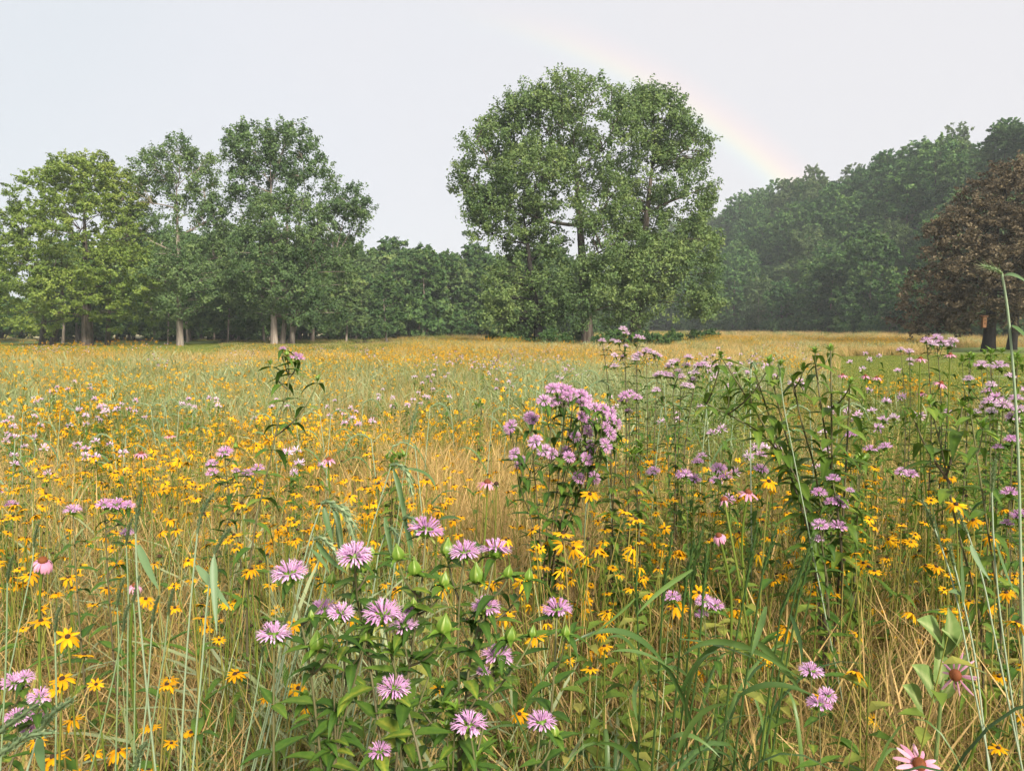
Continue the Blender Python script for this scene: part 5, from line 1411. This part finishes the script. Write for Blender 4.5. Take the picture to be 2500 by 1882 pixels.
# ------------------------------------------------------------------ coneflowers
def build_coneflowers():
    rng = np.random.default_rng(8)
    L = [(1190, 1178, 2.6, (0.05, -.1, 1), 'hang', .042, 1.0, 'pink coneflower with hanging petals and a rusty cone standing alone before the bushy bee balm'),
         (1768, 1222, 2.2, (-.15, .35, .9), 'sparse', .040, .9, 'withering coneflower with a dark cone and few drooping petals on a stout pale stem'),
         (1826, 1203, 2.4, (.1, -.15, 1), 'hang', .040, 1.0, 'bright pink coneflower touching a lilac bee balm head right of the withering one'),
         (104, 1370, 2.0, (.25, -.2, .9), 'fold', .042, 1.0, 'pink coneflower with petals folded down like a shuttlecock at the left'),
         (2335, 1648, 1.6, (-.85, -.35, .3), 'ragged', .046, 1.0, 'ragged coneflower turned sideways with a big orange cone above the milkweed leaves'),
         (2243, 1866, 1.45, (0, -.55, .8), 'open', .046, 1.0, 'open pink coneflower facing up at the bottom edge on the right'),
         (2247, 876, 3.6, (0, 0, 1), 'hang', .036, 1, 'pink coneflower in front of the mown lawn, lower of the two'), (2320, 866, 3.6, (0, 0, 1), 'hang', .034, 1, 'pink coneflower on a bare pale stem before the lawn'), (2297, 936, 3.2, (.3, -.2, .9), 'hang', .036, 1, 'dusky pink coneflower with spread petals below the lawn'),
         (2057, 916, 5.0, (0, 0, 1), 'hang', .04, 1, 'small pink coneflower topped with orange behind the large leafy clump'), (2113, 918, 5.0, (0, 0, 1), 'hang', .04, 1, 'small pink coneflower on a straight stem right of the leafy clump'), (2140, 922, 5.0, (0, 0, 1), 'hang', .04, 1, 'small dark coned coneflower beside pale bee balm heads before the lawn'),
         (345, 1107, 3.8, (.1, -.1, 1), 'hang', .042, 1, 'pink coneflower among dense yellow flowers on the left'), (802, 1122, 3.3, (0, -.1, 1), 'hang', .040, 1, 'pale pink coneflower with drooping rays above the bent rye heads'), (415, 1065, 5, (0, -.1, 1), 'open', .04, 1, 'orange pink coneflower far back among the pale grasses at the left'), (1755, 1308, 2.0, (-.3, -.2, .8), 'fold', .03, .8, 'small half open coneflower beside the coarse grass spikes'), (2250, 800 + 160, 4, (0, 0, 1), 'hang', .03, 1, 'small pink coneflower in the greenery left of the beech trunk'), (330, 1430, 1.9, (.2, -.1, .9), 'fold', .028, 1, 'small pink coneflower hidden behind a grass stalk at the left')]
    for px, py, y, z, mode, s, h, lab in L:
        top = at(px, py, y); b = np.array([top[0] + rng.normal() * .05 + (.12 if px == 1768 else 0), y + rng.normal() * .05, 0.0])
        t = thing('coneflower', lab, 'flower', b, 'pink coneflowers in the meadow')
        tp = top - b; z = nrm(z)
        p = bez((0, 0, 0), tp * .5 - z * .03 + [0, 0, .1], tp - z * s * .2, 12)
        p = np.vstack([spline([(0, 0, 0), tp * np.array([.5, .5, .55]), tp - z * .10 * min(1, y / 2) - [0, 0, .02], tp - z * s * .15], 16)])
        mb = MB(); mb.add(*tube(p, np.linspace(.0042, .0032, len(p)), 6), 0, .62); link('stem', mb.mesh('stem', [GRASS]), t)
        hd = link('flower_head', PARTS['ccone'], t, zframe(z, tp, s * .62, rng.uniform(0, 6)))
        n = {'hang': 12, 'sparse': 7, 'fold': 15, 'ragged': 11, 'open': 14}[mode]
        for k in range(n):
            a = k * 2 * np.pi / n + rng.normal() * .1
            kk = {'hang': [1, 1, 0][k % 3], 'sparse': 3 if k % 2 else 1, 'fold': 3, 'ragged': [2, 0, 2, 1][k % 4], 'open': [2, 0][k % 2]}[mode]
            ss = rng.uniform(.85, 1.1) * (1.1 if mode != 'sparse' else .8); wd = .55 if mode == 'ragged' else 1
            c, q = math.cos(a), math.sin(a); m = np.eye(4)
            m[:3, :3] = np.array([[c, -q, 0], [q, c, 0], [0, 0, 1]]) @ np.diag([wd * ss, ss, ss])
            link('petal', PARTS['cpetal'][kk], hd, m)
        for k in range(3):
            a = rng.uniform(0, 6.28); leaf_at(t, p[int(rng.integers(4, 11))], [math.cos(a), math.sin(a), .5], rng.uniform(.08, .13), rng, 'sleaf')

# ------------------------------------------------------------------ rye and coarse grasses
RYE = leafmat('rye', [(0.0, (.20, .30, .12)), (.5, (.30, .40, .24)), (1.0, (.46, .55, .40))], trans=.2, rough=.5, spec=.3, rand=.15)
RYEH = leafmat('rye_head', [(0.0, (.14, .23, .10)), (.5, (.25, .35, .18)), (1.0, (.50, .54, .30))], trans=.2, rough=.6, rand=.15)
RYEB = leafmat('rye_blade', [(0.0, (.05, .11, .035)), (.5, (.10, .18, .06)), (1.0, (.24, .34, .20))], trans=.25, rough=.45, rand=.15)
CG = leafmat('coarse_grass', [(0.0, (.025, .06, .018)), (.5, (.065, .13, .03)), (1.0, (.17, .27, .07))], trans=.25, rough=.4, spec=.45, rand=.1)

def rye_head_mesh(path, r=.006, awn=.035, rng=None, dense=2.2, out=1.0):
    mb = MB(); P = np.asarray(path); n = len(P)
    seg = np.linalg.norm(np.diff(P, axis=0), axis=1); tot = seg.sum(); s = np.concatenate([[0], np.cumsum(seg)])
    mb.add(*tube(P, r * .45 * (1 - .5 * np.linspace(0, 1, n)), 5), 0, .4)
    m = int(tot / r * dense)
    for i in range(m):
        d = (i + .5) / m * tot
        c = np.array([np.interp(d, s, P[:, k]) for k in range(3)]); c2 = np.array([np.interp(min(tot, d + .004), s, P[:, k]) for k in range(3)])
        T = nrm(c2 - c + 1e-9); A = nrm(np.cross(T, [.2, .9, .3])); Bn = np.cross(T, A)
        a = i * 2.4 + rng.normal() * .2
        o = A * math.cos(a) + Bn * math.sin(a)
        f = math.sin(math.pi * min(1, .12 + .88 * (d / tot))) ** .5 * .8 + .3
        l = r * 2.0 * f
        w = nrm(np.cross(T, o)) * r * .42 * f
        b0 = c + o * r * .25; tip = c + T * l + o * r * .75 * f
        mid = (b0 + tip) / 2 + o * r * .25
        mb.add([b0, mid - w, tip, mid + w], [[0, 1, 2, 3]], 0, rng.uniform(.2, .75))
        if awn:
            e = tip + T * awn * rng.uniform(.6, 1) + o * awn * .45 * out + np.array([0, 0, .1 * awn])
            ww = w * .14
            mb.add([tip - ww, tip + ww, e], [[0, 1, 2]], 0, rng.uniform(.75, 1))
    return mb

def grass_stalk(name, label, stem, head, y, rng, group=None, r=.0020, hr=.009, awn=.03, blades_=(), mats=None, dense=2.2, cat='grass stalk', out=1.0, tint=.55):
    """stem: world points from the ground to the neck, head: world points from the neck outwards, blades_: (start, mid, end, width) ribbons."""
    mats = mats or (RYE, RYEH, RYEB)
    b = np.asarray(stem[0], float)
    t = thing(name, label, cat, b, group)
    p = spline(np.asarray(stem, float) - b, 24)
    mb = MB(); mb.add(*tube(p, np.linspace(r * 1.15, r * .8, len(p)), 5), 0, tint); link('stem', mb.mesh('stem', [mats[0]]), t)
    if head is not None:
        hp = spline(np.asarray(head, float) - b, 18)
        link('seed_head', rye_head_mesh(hp, hr, awn, rng, dense, out).mesh('seed_head', [mats[1]]), t)
    for s, m, e, w in blades_:
        q = bez(np.asarray(s) - b, np.asarray(m) - b, np.asarray(e) - b, 12)
        tt = np.linspace(0, 1, 12)
        mb = MB(); sd = nrm(np.cross(q[-1] - q[0], [0, -.6, .8]) + rng.normal(size=3) * .02)
        mb.add(*ribbon(q, w * np.minimum(1, 3 * tt + .35) * (1 - tt ** 2.5) + .0006, sd, .18), 0, rng.uniform(.3, .7))
        link('blade', mb.mesh('blade', [mats[2]]), t)
    return t

def build_grasses():
    rng = np.random.default_rng(18)
    g = 'blue green rye stalks with nodding heads'
    A = at
    def rye(label, pts, head, y, blades_=(), **k):
        p0, p1 = A(*pts[0], y), A(*pts[1], y); dv = p0 - p1; k_ = min(p0[2] / max(-dv[2], 1e-3), .5 / (abs(dv[0]) + 1e-3))
        r0 = p0 + dv * k_; r0[2] = 0
        st = [r0] + [A(a, b, y) for a, b in pts]
        hd = [A(a, b, y - .02 * i) for i, (a, b) in enumerate(head)] if head else None
        bl = [(A(*s, y), A(*m, y - .02), A(*e, y - .05), w) for s, m, e, w in blades_]
        return grass_stalk('rye_stalk', label, st, hd, y, rng, k.pop('group', g), blades_=bl, **k)
    rye('tallest bent rye stalk of the front with its head hanging right', [(862, 1480), (905, 1300), (938, 1190), (955, 1135)], [(955, 1135), (972, 1134), (990, 1148), (1002, 1180), (1006, 1210)], 1.9, [((960, 1145), (985, 1200), (1005, 1390), .014), ((975, 1145), (1060, 1140), (1066, 1205), .010)])
    rye('bent rye stalk with a long awned head, leftmost of three beside the front clump', [(720, 1480), (752, 1330), (786, 1228)], [(786, 1228), (805, 1225), (830, 1240), (855, 1265), (872, 1288)], 1.7, [((790, 1235), (800, 1290), (815, 1330), .014)], awn=.045)
    rye('bent rye stalk standing between two others with its head behind theirs', [(745, 1500), (778, 1370), (808, 1236)], [(808, 1236), (828, 1238), (846, 1262), (860, 1300), (866, 1325)], 1.75, [((812, 1240), (838, 1290), (836, 1400), .013)], awn=.04)
    rye('right one of the three bent rye stalks with a short dark hanging head', [(770, 1510), (798, 1380), (822, 1242)], [(822, 1242), (838, 1236), (848, 1255), (853, 1305)], 1.8, [((824, 1246), (826, 1320), (832, 1370), .012)], awn=.04)
    rye('lower bent rye stalk with long blades falling to the right', [(722, 1480), (745, 1390), (768, 1315)], [(768, 1315), (785, 1312), (805, 1330), (828, 1365)], 1.65, [((772, 1320), (800, 1370), (850, 1400), .013), ((760, 1340), (790, 1370), (805, 1400), .010)])
    rye('bent rye stalk rising just left of the topmost front flower', [(915, 1420), (930, 1330), (948, 1292)], [(948, 1292), (956, 1288), (966, 1300), (972, 1325)], 1.7, [((940, 1262), (950, 1310), (962, 1390), .013)], hr=.008)
    rye('rye stalk with a crooked neck touching the topmost front flower', [(958, 1420), (972, 1330), (986, 1268)], [(986, 1268), (998, 1262), (1010, 1272), (1016, 1300)], 1.6, [((988, 1270), (1000, 1320), (1008, 1340), .012), ((1070, 1270), (1100, 1255), (1130, 1270), .008)])
    rye('dark green rye spike standing upright against the yellow flowers', [(985, 1160), (992, 1110), (998, 1080)], [(998, 1080), (1003, 1050), (1011, 1018), (1022, 985)], 2.7, awn=.012, hr=.009, tint=.3)
    rye('very tall rye stalk at the right edge whose head points left against the beech', [(2492, 1350), (2485, 1080), (2472, 880), (2452, 700), (2446, 668)], [(2446, 668), (2436, 660), (2418, 654), (2396, 647)], 1.9, [((2450, 674), (2475, 660), (2520, 700), .010), ((2470, 795), (2490, 805), (2530, 850), .014)], r=.0036, awn=.03, hr=.0065, group=None)
    rye('thin green stalk with an upright spike, leftmost of the tall stalks on the left', [(380, 1882), (350, 1600), (334, 1400), (331, 1300)], [(331, 1300), (334, 1260), (340, 1225), (346, 1195)], 1.35, [((338, 1330), (360, 1390), (388, 1440), .014)], awn=0, hr=.0055)
    rye('long green stalk leaning right with a narrow spike left of the front clump', [(440, 1882), (452, 1650), (470, 1420), (482, 1300)], [(482, 1300), (490, 1262), (503, 1230), (522, 1205)], 1.35, [((480, 1380), (520, 1430), (565, 1490), .014)], awn=.008, hr=.0055)
    rye('green stalk with a pale spike pointing right beside the single front flower', [(470, 1882), (495, 1600), (510, 1430), (524, 1350)], [(524, 1350), (536, 1325), (550, 1305), (562, 1290)], 1.3, [((522, 1360), (520, 1420), (530, 1550), .013)], awn=.008, hr=.0055)
    for i, (a, b, c, d, y) in enumerate([(312, 1560, 308, 1330, 1.5), (288, 1640, 286, 1480, 1.4), (330, 1620, 326, 1470, 1.4), (135, 1870, 134, 1540, 1.2), (5, 1800, 18, 1420, 1.3), (70, 1420, 82, 1335, 1.6), (232, 1840, 300, 1540, 1.25), (340, 1880, 372, 1520, 1.25), (385, 1690, 410, 1500, 1.4), (620, 1860, 690, 1560, 1.4), (590, 1870, 640, 1600, 1.3), (650, 1880, 735, 1560, 1.35)]):
        rye('slim pale green grass stalk standing among the dry grass at the lower left', [(a, b), ((a + c) / 2 + 3, (b + d) / 2), (c, d)], [(c, d), (c + 3, d - 22), (c + 8, d - 45), (c + 16, d - 66)], y, awn=.004, hr=.0042, r=.0017, tint=rng.uniform(.1, .5), group='slim pale grass stalks at the lower left')
    rye('thick grey green seed spike sweeping up from the lower left corner', [(-40, 1882), (-15, 1800)], [(-15, 1800), (20, 1768), (60, 1740), (95, 1715)], .95, awn=.006, hr=.0075)
    rye('thick seed spike reaching to the upper right near the lower left corner', [(60, 1900), (95, 1790)], [(95, 1790), (115, 1755), (140, 1730), (178, 1705)], 1.0, awn=.006, hr=.0075, blades_=[((95, 1800), (100, 1850), (110, 1890), .014)])
    rye('long seed spike lying low across the lower left corner', [(-60, 1880), (-30, 1855)], [(-30, 1855), (20, 1825), (70, 1795), (130, 1788)], .95, awn=.006, hr=.0075)
    rye('short pale spike rising from the bottom edge left of the front clump', [(320, 1930), (330, 1882)], [(330, 1882), (335, 1855), (345, 1830), (358, 1812)], 1.05, awn=.004, hr=.006)
    for i, (pts, hd, bl, y, lab) in enumerate([
        ([(2420, 1882), (2370, 1640), (2320, 1400), (2282, 1290)], [(2282, 1290), (2272, 1265), (2262, 1240), (2252, 1222)], [((2300, 1345), (2280, 1270), (2274, 1225), .016)], 1.5, 'bluish rye stalk leaning left with a broad pale blade at the right'),
        ([(2480, 1800), (2430, 1560), (2390, 1380), (2362, 1300)], [(2362, 1300), (2354, 1285), (2345, 1262), (2340, 1245)], [((2370, 1330), (2380, 1370), (2420, 1420), .012), ((2350, 1470), (2345, 1400), (2350, 1330), .016)], 1.55, 'bluish rye stalk behind the sunlit yellow susan at the right'),
        ([(2470, 1700), (2440, 1480), (2425, 1300), (2422, 1200)], [(2422, 1200), (2424, 1170), (2426, 1145), (2432, 1120)], [((2430, 1320), (2450, 1400), (2480, 1450), .012)], 1.6, 'upright bluish rye stalk close to the right edge'),
        ([(2400, 1760), (2380, 1600), (2345, 1440), (2330, 1380)], [(2330, 1380), (2322, 1350), (2318, 1330)], [((2345, 1450), (2330, 1440), (2315, 1445), .014), ((2350, 1480), (2345, 1400), (2346, 1340), .016)], 1.5, 'bluish rye stalk with paired wide blades above the milkweed')]):
        rye(lab, pts, hd, y, bl, awn=.008, hr=.0055, tint=.85, group='bluish rye stalks at the right')
    rye('pale straight rye stalk with a white bent neck among the leafy stalks', [(1834, 1240), (1832, 1050), (1834, 900)], [(1834, 900), (1836, 885), (1842, 890), (1846, 905)], 3.0, tint=1.0, r=.003, awn=.01)
    rye('slender rye stalk with an upright neck in front of the leafy clump', [(1975, 1300), (1935, 1100), (1912, 980), (1905, 920)], [(1905, 920), (1904, 905), (1900, 890)], 2.3, tint=.7, awn=.01, hr=.004)
    # arching rye in the middle distance
    gm = 'nodding rye in the pale grass strip of the middle distance'
    r2 = np.random.default_rng(4)
    for i, (px, py, y) in enumerate([(1300, 905, 7), (1345, 880, 8), (1385, 882, 7.5), (1330, 925, 6.2), (1400, 930, 5.6), (1440, 905, 6.4), (1262, 935, 6.4), (1080, 950, 7), (1070, 985, 5.4), (905, 975, 6), (830, 1000, 5), (75, 1000, 5.5), (60, 1062, 4.6), (110, 1030, 5), (250, 1060, 4.8), (330, 1040, 5), (385, 985, 6.2), (420, 975, 6.6), (455, 990, 6), (490, 1000, 5.6), (350, 985, 6.4), (1640, 985, 4.4), (1700, 960, 4.8), (1600, 930, 5.2), (1755, 905, 5), (1820, 900, 6), (1850, 885, 6.4), (1465, 930, 5), (1480, 1000, 3.8), (1445, 1075, 3.2), (640, 1010, 5.2), (700, 985, 5.8), (760, 1005, 5.2), (985, 1080, 3.9), (880, 1060, 4.2), (210, 930, 8), (165, 995, 6), (1950, 990, 4), (2080, 985, 4), (1225, 995, 5)]):
        top = A(px, py, y); dr = 1 if r2.random() < .75 else -1
        n0 = top - [dr * .06, 0, .03]
        hd = [n0, top, top + [dr * .05, -.01, -.02], top + [dr * .085, -.02, -.09]]
        st = [gp(px, y, -dr * .12), n0 * [1, 1, .6] - [dr * .04, 0, 0], n0]
        bl = [(n0 - [dr * .02, 0, .25], n0 + [dr * .05, -.03, .02], n0 + [dr * .2, -.05, -.18], .014), (n0 * [1, 1, .55], n0 * [1, 1, .9] - [dr * .12, 0, 0], n0 * [1, 1, .75] - [dr * .28, 0, 0], .013)]
        where = 'at the left' if px < 800 else ('in the middle' if px < 1250 else ('behind the bushy bee balm' if px < 1520 else 'at the right'))
        grass_stalk('rye_stalk', f'nodding rye stalk in the pale grass strip {where}', st, hd, y, r2, gm + ', ' + where, r=.0034, hr=.009, awn=.03, blades_=bl, dense=1.2)
    # coarse dark grass with upright spikes
    y = 1.42
    spec = [((1590, 1900), (1604, 1700), (1618, 1470), [(1618, 1470), (1628, 1390), (1636, 1340), (1641, 1295)]), ((1632, 1900), (1650, 1700), (1668, 1480), [(1668, 1480), (1676, 1420), (1686, 1365), (1696, 1315)]), ((1650, 1880), (1675, 1650), (1688, 1440), [(1688, 1440), (1695, 1390), (1702, 1345), (1716, 1290)]),
            ((1660, 1880), (1700, 1650), (1716, 1460), [(1716, 1460), (1721, 1410), (1724, 1370), (1727, 1330)]), ((1760, 1880), (1790, 1600), (1822, 1430), [(1822, 1430), (1832, 1370), (1842, 1320), (1850, 1275)]), ((1790, 1880), (1830, 1600), (1862, 1400), [(1862, 1400), (1872, 1365), (1884, 1325), (1896, 1285)]),
            ((1555, 1900), (1562, 1700), (1556, 1500), [(1556, 1500), (1554, 1450), (1553, 1420), (1556, 1385)]), ((1860, 1880), (1910, 1600), (1945, 1430), [(1945, 1430), (1960, 1385), (1972, 1350), (1990, 1305)]), ((1880, 1880), (1920, 1620), (1950, 1460), [(1950, 1460), (1962, 1420), (1976, 1370), (1985, 1340)]), ((1850, 1880), (1880, 1680), (1905, 1500), [(1905, 1500), (1925, 1450), (1945, 1410), (1965, 1375)])]
    mt = (CG, CG, CG)
    base = gp(1700, y)
    t = thing('coarse_grass', 'big dark green clump of coarse grass with upright seed spikes and arching blades, right of the front', 'grass clump', base)
    for a, b, c, hd in spec:
        yy = y + rng.normal() * .05
        st = [gp(a[0], yy), A(*a, yy), A(*b, yy), A(*c, yy)]
        p = spline(np.array(st) - base, 26); mb = MB(); mb.add(*tube(p, np.linspace(.0028, .0018, len(p)), 6), 0, .35); link('stem', mb.mesh('stem', [CG]), t)
        hp = spline(np.array([A(u, v, yy) for u, v in hd]) - base, 16)
        link('seed_head', rye_head_mesh(hp, .0068, .008, rng, 1.7).mesh('seed_head', [CG]), t)
    bl = [((1640, 1860), (1560, 1500), (1480, 1560), .018), ((1620, 1620), (1520, 1480), (1380, 1580), .016), ((1700, 1700), (1600, 1570), (1492, 1590), .018), ((1680, 1850), (1650, 1500), (1850, 1620), .018), ((1640, 1640), (1720, 1480), (1960, 1660), .022), ((1660, 1560), (1830, 1580), (1990, 1690), .02), ((1700, 1680), (1660, 1600), (1600, 1640), .016),
          ((1650, 1720), (1720, 1540), (1820, 1570), .016), ((1600, 1610), (1660, 1620), (1722, 1885), .018), ((1650, 1850), (1700, 1700), (1790, 1720), .014), ((1560, 1880), (1500, 1760), (1390, 1850), .014), ((1480, 1690), (1520, 1640), (1560, 1730), .012), ((1700, 1640), (1790, 1560), (1860, 1600), .016), ((1840, 1560), (1900, 1600), (1965, 1700), .02), ((1800, 1700), (1880, 1640), (1990, 1700), .014), ((1690, 1390), (1600, 1440), (1555, 1500), .018),
          ((1550, 1460), (1490, 1520), (1400, 1580), .014), ((1560, 1660), (1540, 1690), (1556, 1760), .013), ((1870, 1480), (1850, 1560), (1835, 1600), .016), ((1945, 1560), (1975, 1480), (1985, 1400), .014), ((1930, 1500), (1960, 1560), (1958, 1620), .012), ((1700, 1860), (1760, 1700), (1900, 1760), .015), ((1600, 1880), (1640, 1720), (1760, 1850), .014)]
    for s, m, e, w in bl:
        yy = y - .12 + rng.normal() * .06
        q = bez(A(*s, yy + .02) - base, A(*m, yy - .02) - base, A(*e, yy - .06) - base, 14); tt = np.linspace(0, 1, 14)
        mb = MB(); sd = nrm(np.cross(q[-1] - q[0], [0, -.7, .7]) + rng.normal(size=3) * .15)
        mb.add(*ribbon(q, w * .72 * np.minimum(1, 3 * tt + .4) * (1 - tt ** 3) + .0006, sd, .15), 0, np.repeat(np.clip(rng.uniform(.25, .85) + .1 * np.sin(tt * 3), 0, 1), 3))
        link('blade', mb.mesh('blade', [CG]), t)
    # broad-bladed tussocks round it
    r3 = np.random.default_rng(31)
    for cx, cy, lab in [(.20, 1.42, 'tussock of broad arching green blades at the left foot of the coarse grass clump'), (.46, 1.38, 'tussock of broad arching green blades in front of the coarse grass clump'), (.66, 1.55, 'tussock of broad arching green blades at the right of the coarse grass clump'), (.36, 1.75, 'tussock of broad arching green blades just behind the coarse grass clump')]:
        b = np.array([cx, cy, 0.0]); t = thing('coarse_grass', lab, 'grass clump', b)
        for k in range(22):
            a = r3.uniform(0, 6.28); dr = np.array([math.cos(a), math.sin(a) * .7, 0]); L = r3.uniform(.7, 1.15); o = r3.uniform(.28, .60)
            s0 = dr * r3.uniform(.01, .09)
            q = bez(s0, s0 + dr * o * .25 + [0, 0, L * 1.15], s0 + dr * o + [0, 0, L * r3.uniform(.45, .85)], 14); tt = np.linspace(0, 1, 14)
            sd = nrm(np.array([-math.sin(a), math.cos(a), 0]) + r3.normal(size=3) * .25)
            mb = MB(); mb.add(*ribbon(q, r3.uniform(.009, .015) * np.minimum(1, 2 * tt + .5) * (1 - tt ** 3) + .0005, sd, .18), 0, np.repeat(np.clip(r3.uniform(.15, .8) + .25 * (tt > .93), 0, 1), 3))
            link('blade', mb.mesh('blade', [CG]), t)
    # milkweed low at the right
    y = 1.75
    b = gp(2300, y); t = thing('milkweed', 'low milkweed with broad pale green veined leaves at the lower right', 'plant', b)
    MW = leafmat('milkweed_leaf', [(0.0, (.13, .22, .06)), (.5, (.21, .32, .10)), (1.0, (.42, .50, .22))], trans=.3, rough=.5, rand=.1)
    top = A(2310, 1560, y) - b
    p = spline([(0, 0, 0), top * [.6, 1, .6], top], 12); mb = MB(); mb.add(*tube(p, np.linspace(.006, .004, 12), 6), 0, .6); link('stem', mb.mesh('stem', [MW]), t)
    for (x0, y0), (x1, y1), w in [((2298, 1668), (2286, 1562), .42), ((2280, 1690), (2228, 1620), .45), ((2252, 1730), (2205, 1670), .42), ((2310, 1600), (2318, 1480), .45), ((2320, 1590), (2350, 1540), .5), ((2300, 1560), (2240, 1510), .45), ((2320, 1650), (2370, 1590), .4), ((2290, 1710), (2330, 1660), .42), ((2330, 1560), (2300, 1535), .45)]:
        a0, a1 = A(x0, y0, y) - b, A(x1, y1, y - .06 + rng.normal() * .03) - b
        L = np.linalg.norm(a1 - a0)
        mb = MB(); V, F = leaf_grid(1, w, .12, .12, 9)
        ti = np.full(len(V), .42); ti[np.arange(len(V)) % 5 == 2] = 1.0; ti[(np.arange(len(V)) // 5) % 2 == 0] += .14
        mb.add(V, F, 0, np.clip(ti, 0, 1)); link('leaf', mb.mesh('leaf', [MW]), t, frame(a1 - a0, (0, -.8, .7), a0, L))
    # a stake and a bird house
    s = at(1217, 862, 24); b = np.array([s[0], 24, float(gz(s[0], 24))])
    t = thing('wooden_stake', 'thin brown wooden stake standing in the meadow left of the middle trees', 'stake', b)
    h = s[2] - b[2]; mb = MB()
    w = .035; V = [(-w, -w, -.2), (w, -w, -.2), (w, w, -.2), (-w, w, -.2), (-w, -w, h - .08), (w, -w, h - .08), (w, w, h - .08), (-w, w, h - .08), (0, 0, h)]
    mb.add(V, [[0, 1, 5, 4], [1, 2, 6, 5], [2, 3, 7, 6], [3, 0, 4, 7]]); mb.add(V, [[4, 5, 8], [5, 6, 8], [6, 7, 8], [7, 4, 8]])
    WD = surfmat('stake_wood', (.16, .09, .045), (.28, .17, .09), 8, stretch=(1, 1, .1)); link('post', mb.mesh('post', [WD], False), t)
    c = at(2402, 785, 53.0)
    t = thing('bird_house', 'narrow orange brown wooden bird house hanging in the copper beech above the trunk', 'bird house', c)
    BW = surfmat('cedar', (.14, .065, .03), (.22, .11, .05), 5, stretch=(6, 6, .6))
    def box(mb, x0, x1, y0, y1, z0, z1, m=0):
        V = [(x, y_, z) for z in (z0, z1) for y_ in (y0, y1) for x in (x0, x1)]
        mb.add(V, [[0, 2, 3, 1], [4, 5, 7, 6], [0, 1, 5, 4], [2, 6, 7, 3], [0, 4, 6, 2], [1, 3, 7, 5]], m)
    mb = MB(); box(mb, -.12, .12, -.12, .12, -.42, .32); link('box', mb.mesh('box', [BW], False), t)
    mb = MB(); V = [(-.2, -.2, .325), (.2, -.2, .325), (.2, .18, .325), (-.2, .18, .325), (-.2, -.2, .36), (.2, -.2, .36), (.2, .18, .44), (-.2, .18, .44)]
    mb.add(V, [[0, 3, 2, 1], [4, 5, 6, 7], [0, 1, 5, 4], [1, 2, 6, 5], [2, 3, 7, 6], [3, 0, 4, 7]]); link('roof', mb.mesh('roof', [BW], False), t)
    mb = MB(); th = np.linspace(0, 2 * np.pi, 13)
    for zc in (.12, -.14):
        mb.add(*sheet(np.stack([np.stack([r * np.cos(th), np.full(13, -.145), zc + r * np.sin(th)], -1) for r in (.055, .001)])), 0)
    link('hole_shade_disc', mb.mesh('hole_shade_disc', [CONE], False), t)  # flat dark discs stand in for the shade inside the openings
    mb = MB(); mb.add(*tube([(0, 0, .38), (0, .02, 1.3)], .012, 4)); link('hanger', mb.mesh('hanger', [DARKBARK]), t)
# ------------------------------------------------------------------ build
build_ground()
def build_haze():
    m = bpy.data.materials.new('haze'); m.use_nodes = True
    nt = m.node_tree; nt.nodes.clear()
    out = nt.nodes.new('ShaderNodeOutputMaterial'); v = nt.nodes.new('ShaderNodeVolumePrincipled')
    v.inputs['Color'].default_value = (.88, .95, 1, 1); v.inputs['Density'].default_value = HAZE; v.inputs['Anisotropy'].default_value = 0.0
    nt.links.new(v.outputs[0], out.inputs['Volume'])
    x0, x1, y0, y1, z0, z1 = -610, 610, -70, 660, -1.4, 64
    V = np.array([(x, y, z) for z in (z0, z1) for y in (y0, y1) for x in (x0, x1)], float)
    F = [[0, 2, 3, 1], [4, 5, 7, 6], [0, 1, 5, 4], [2, 6, 7, 3], [0, 4, 6, 2], [1, 3, 7, 5]]
    mb = MB(); mb.add(V, F)
    o = link('haze', mb.mesh('haze', [m], False)); tag(o, 'thin rain haze lying over the whole valley', kind='stuff')
HAZE = 0.0005
import os
_skip = os.environ.get('SKIP', '')
build_haze()
build_hero_trees()
build_woods()
build_sward()
build_far_flowers()
make_parts()
build_bee_balms()
build_mid_bee_balms()
build_susans()
build_coneflowers()
build_grasses()
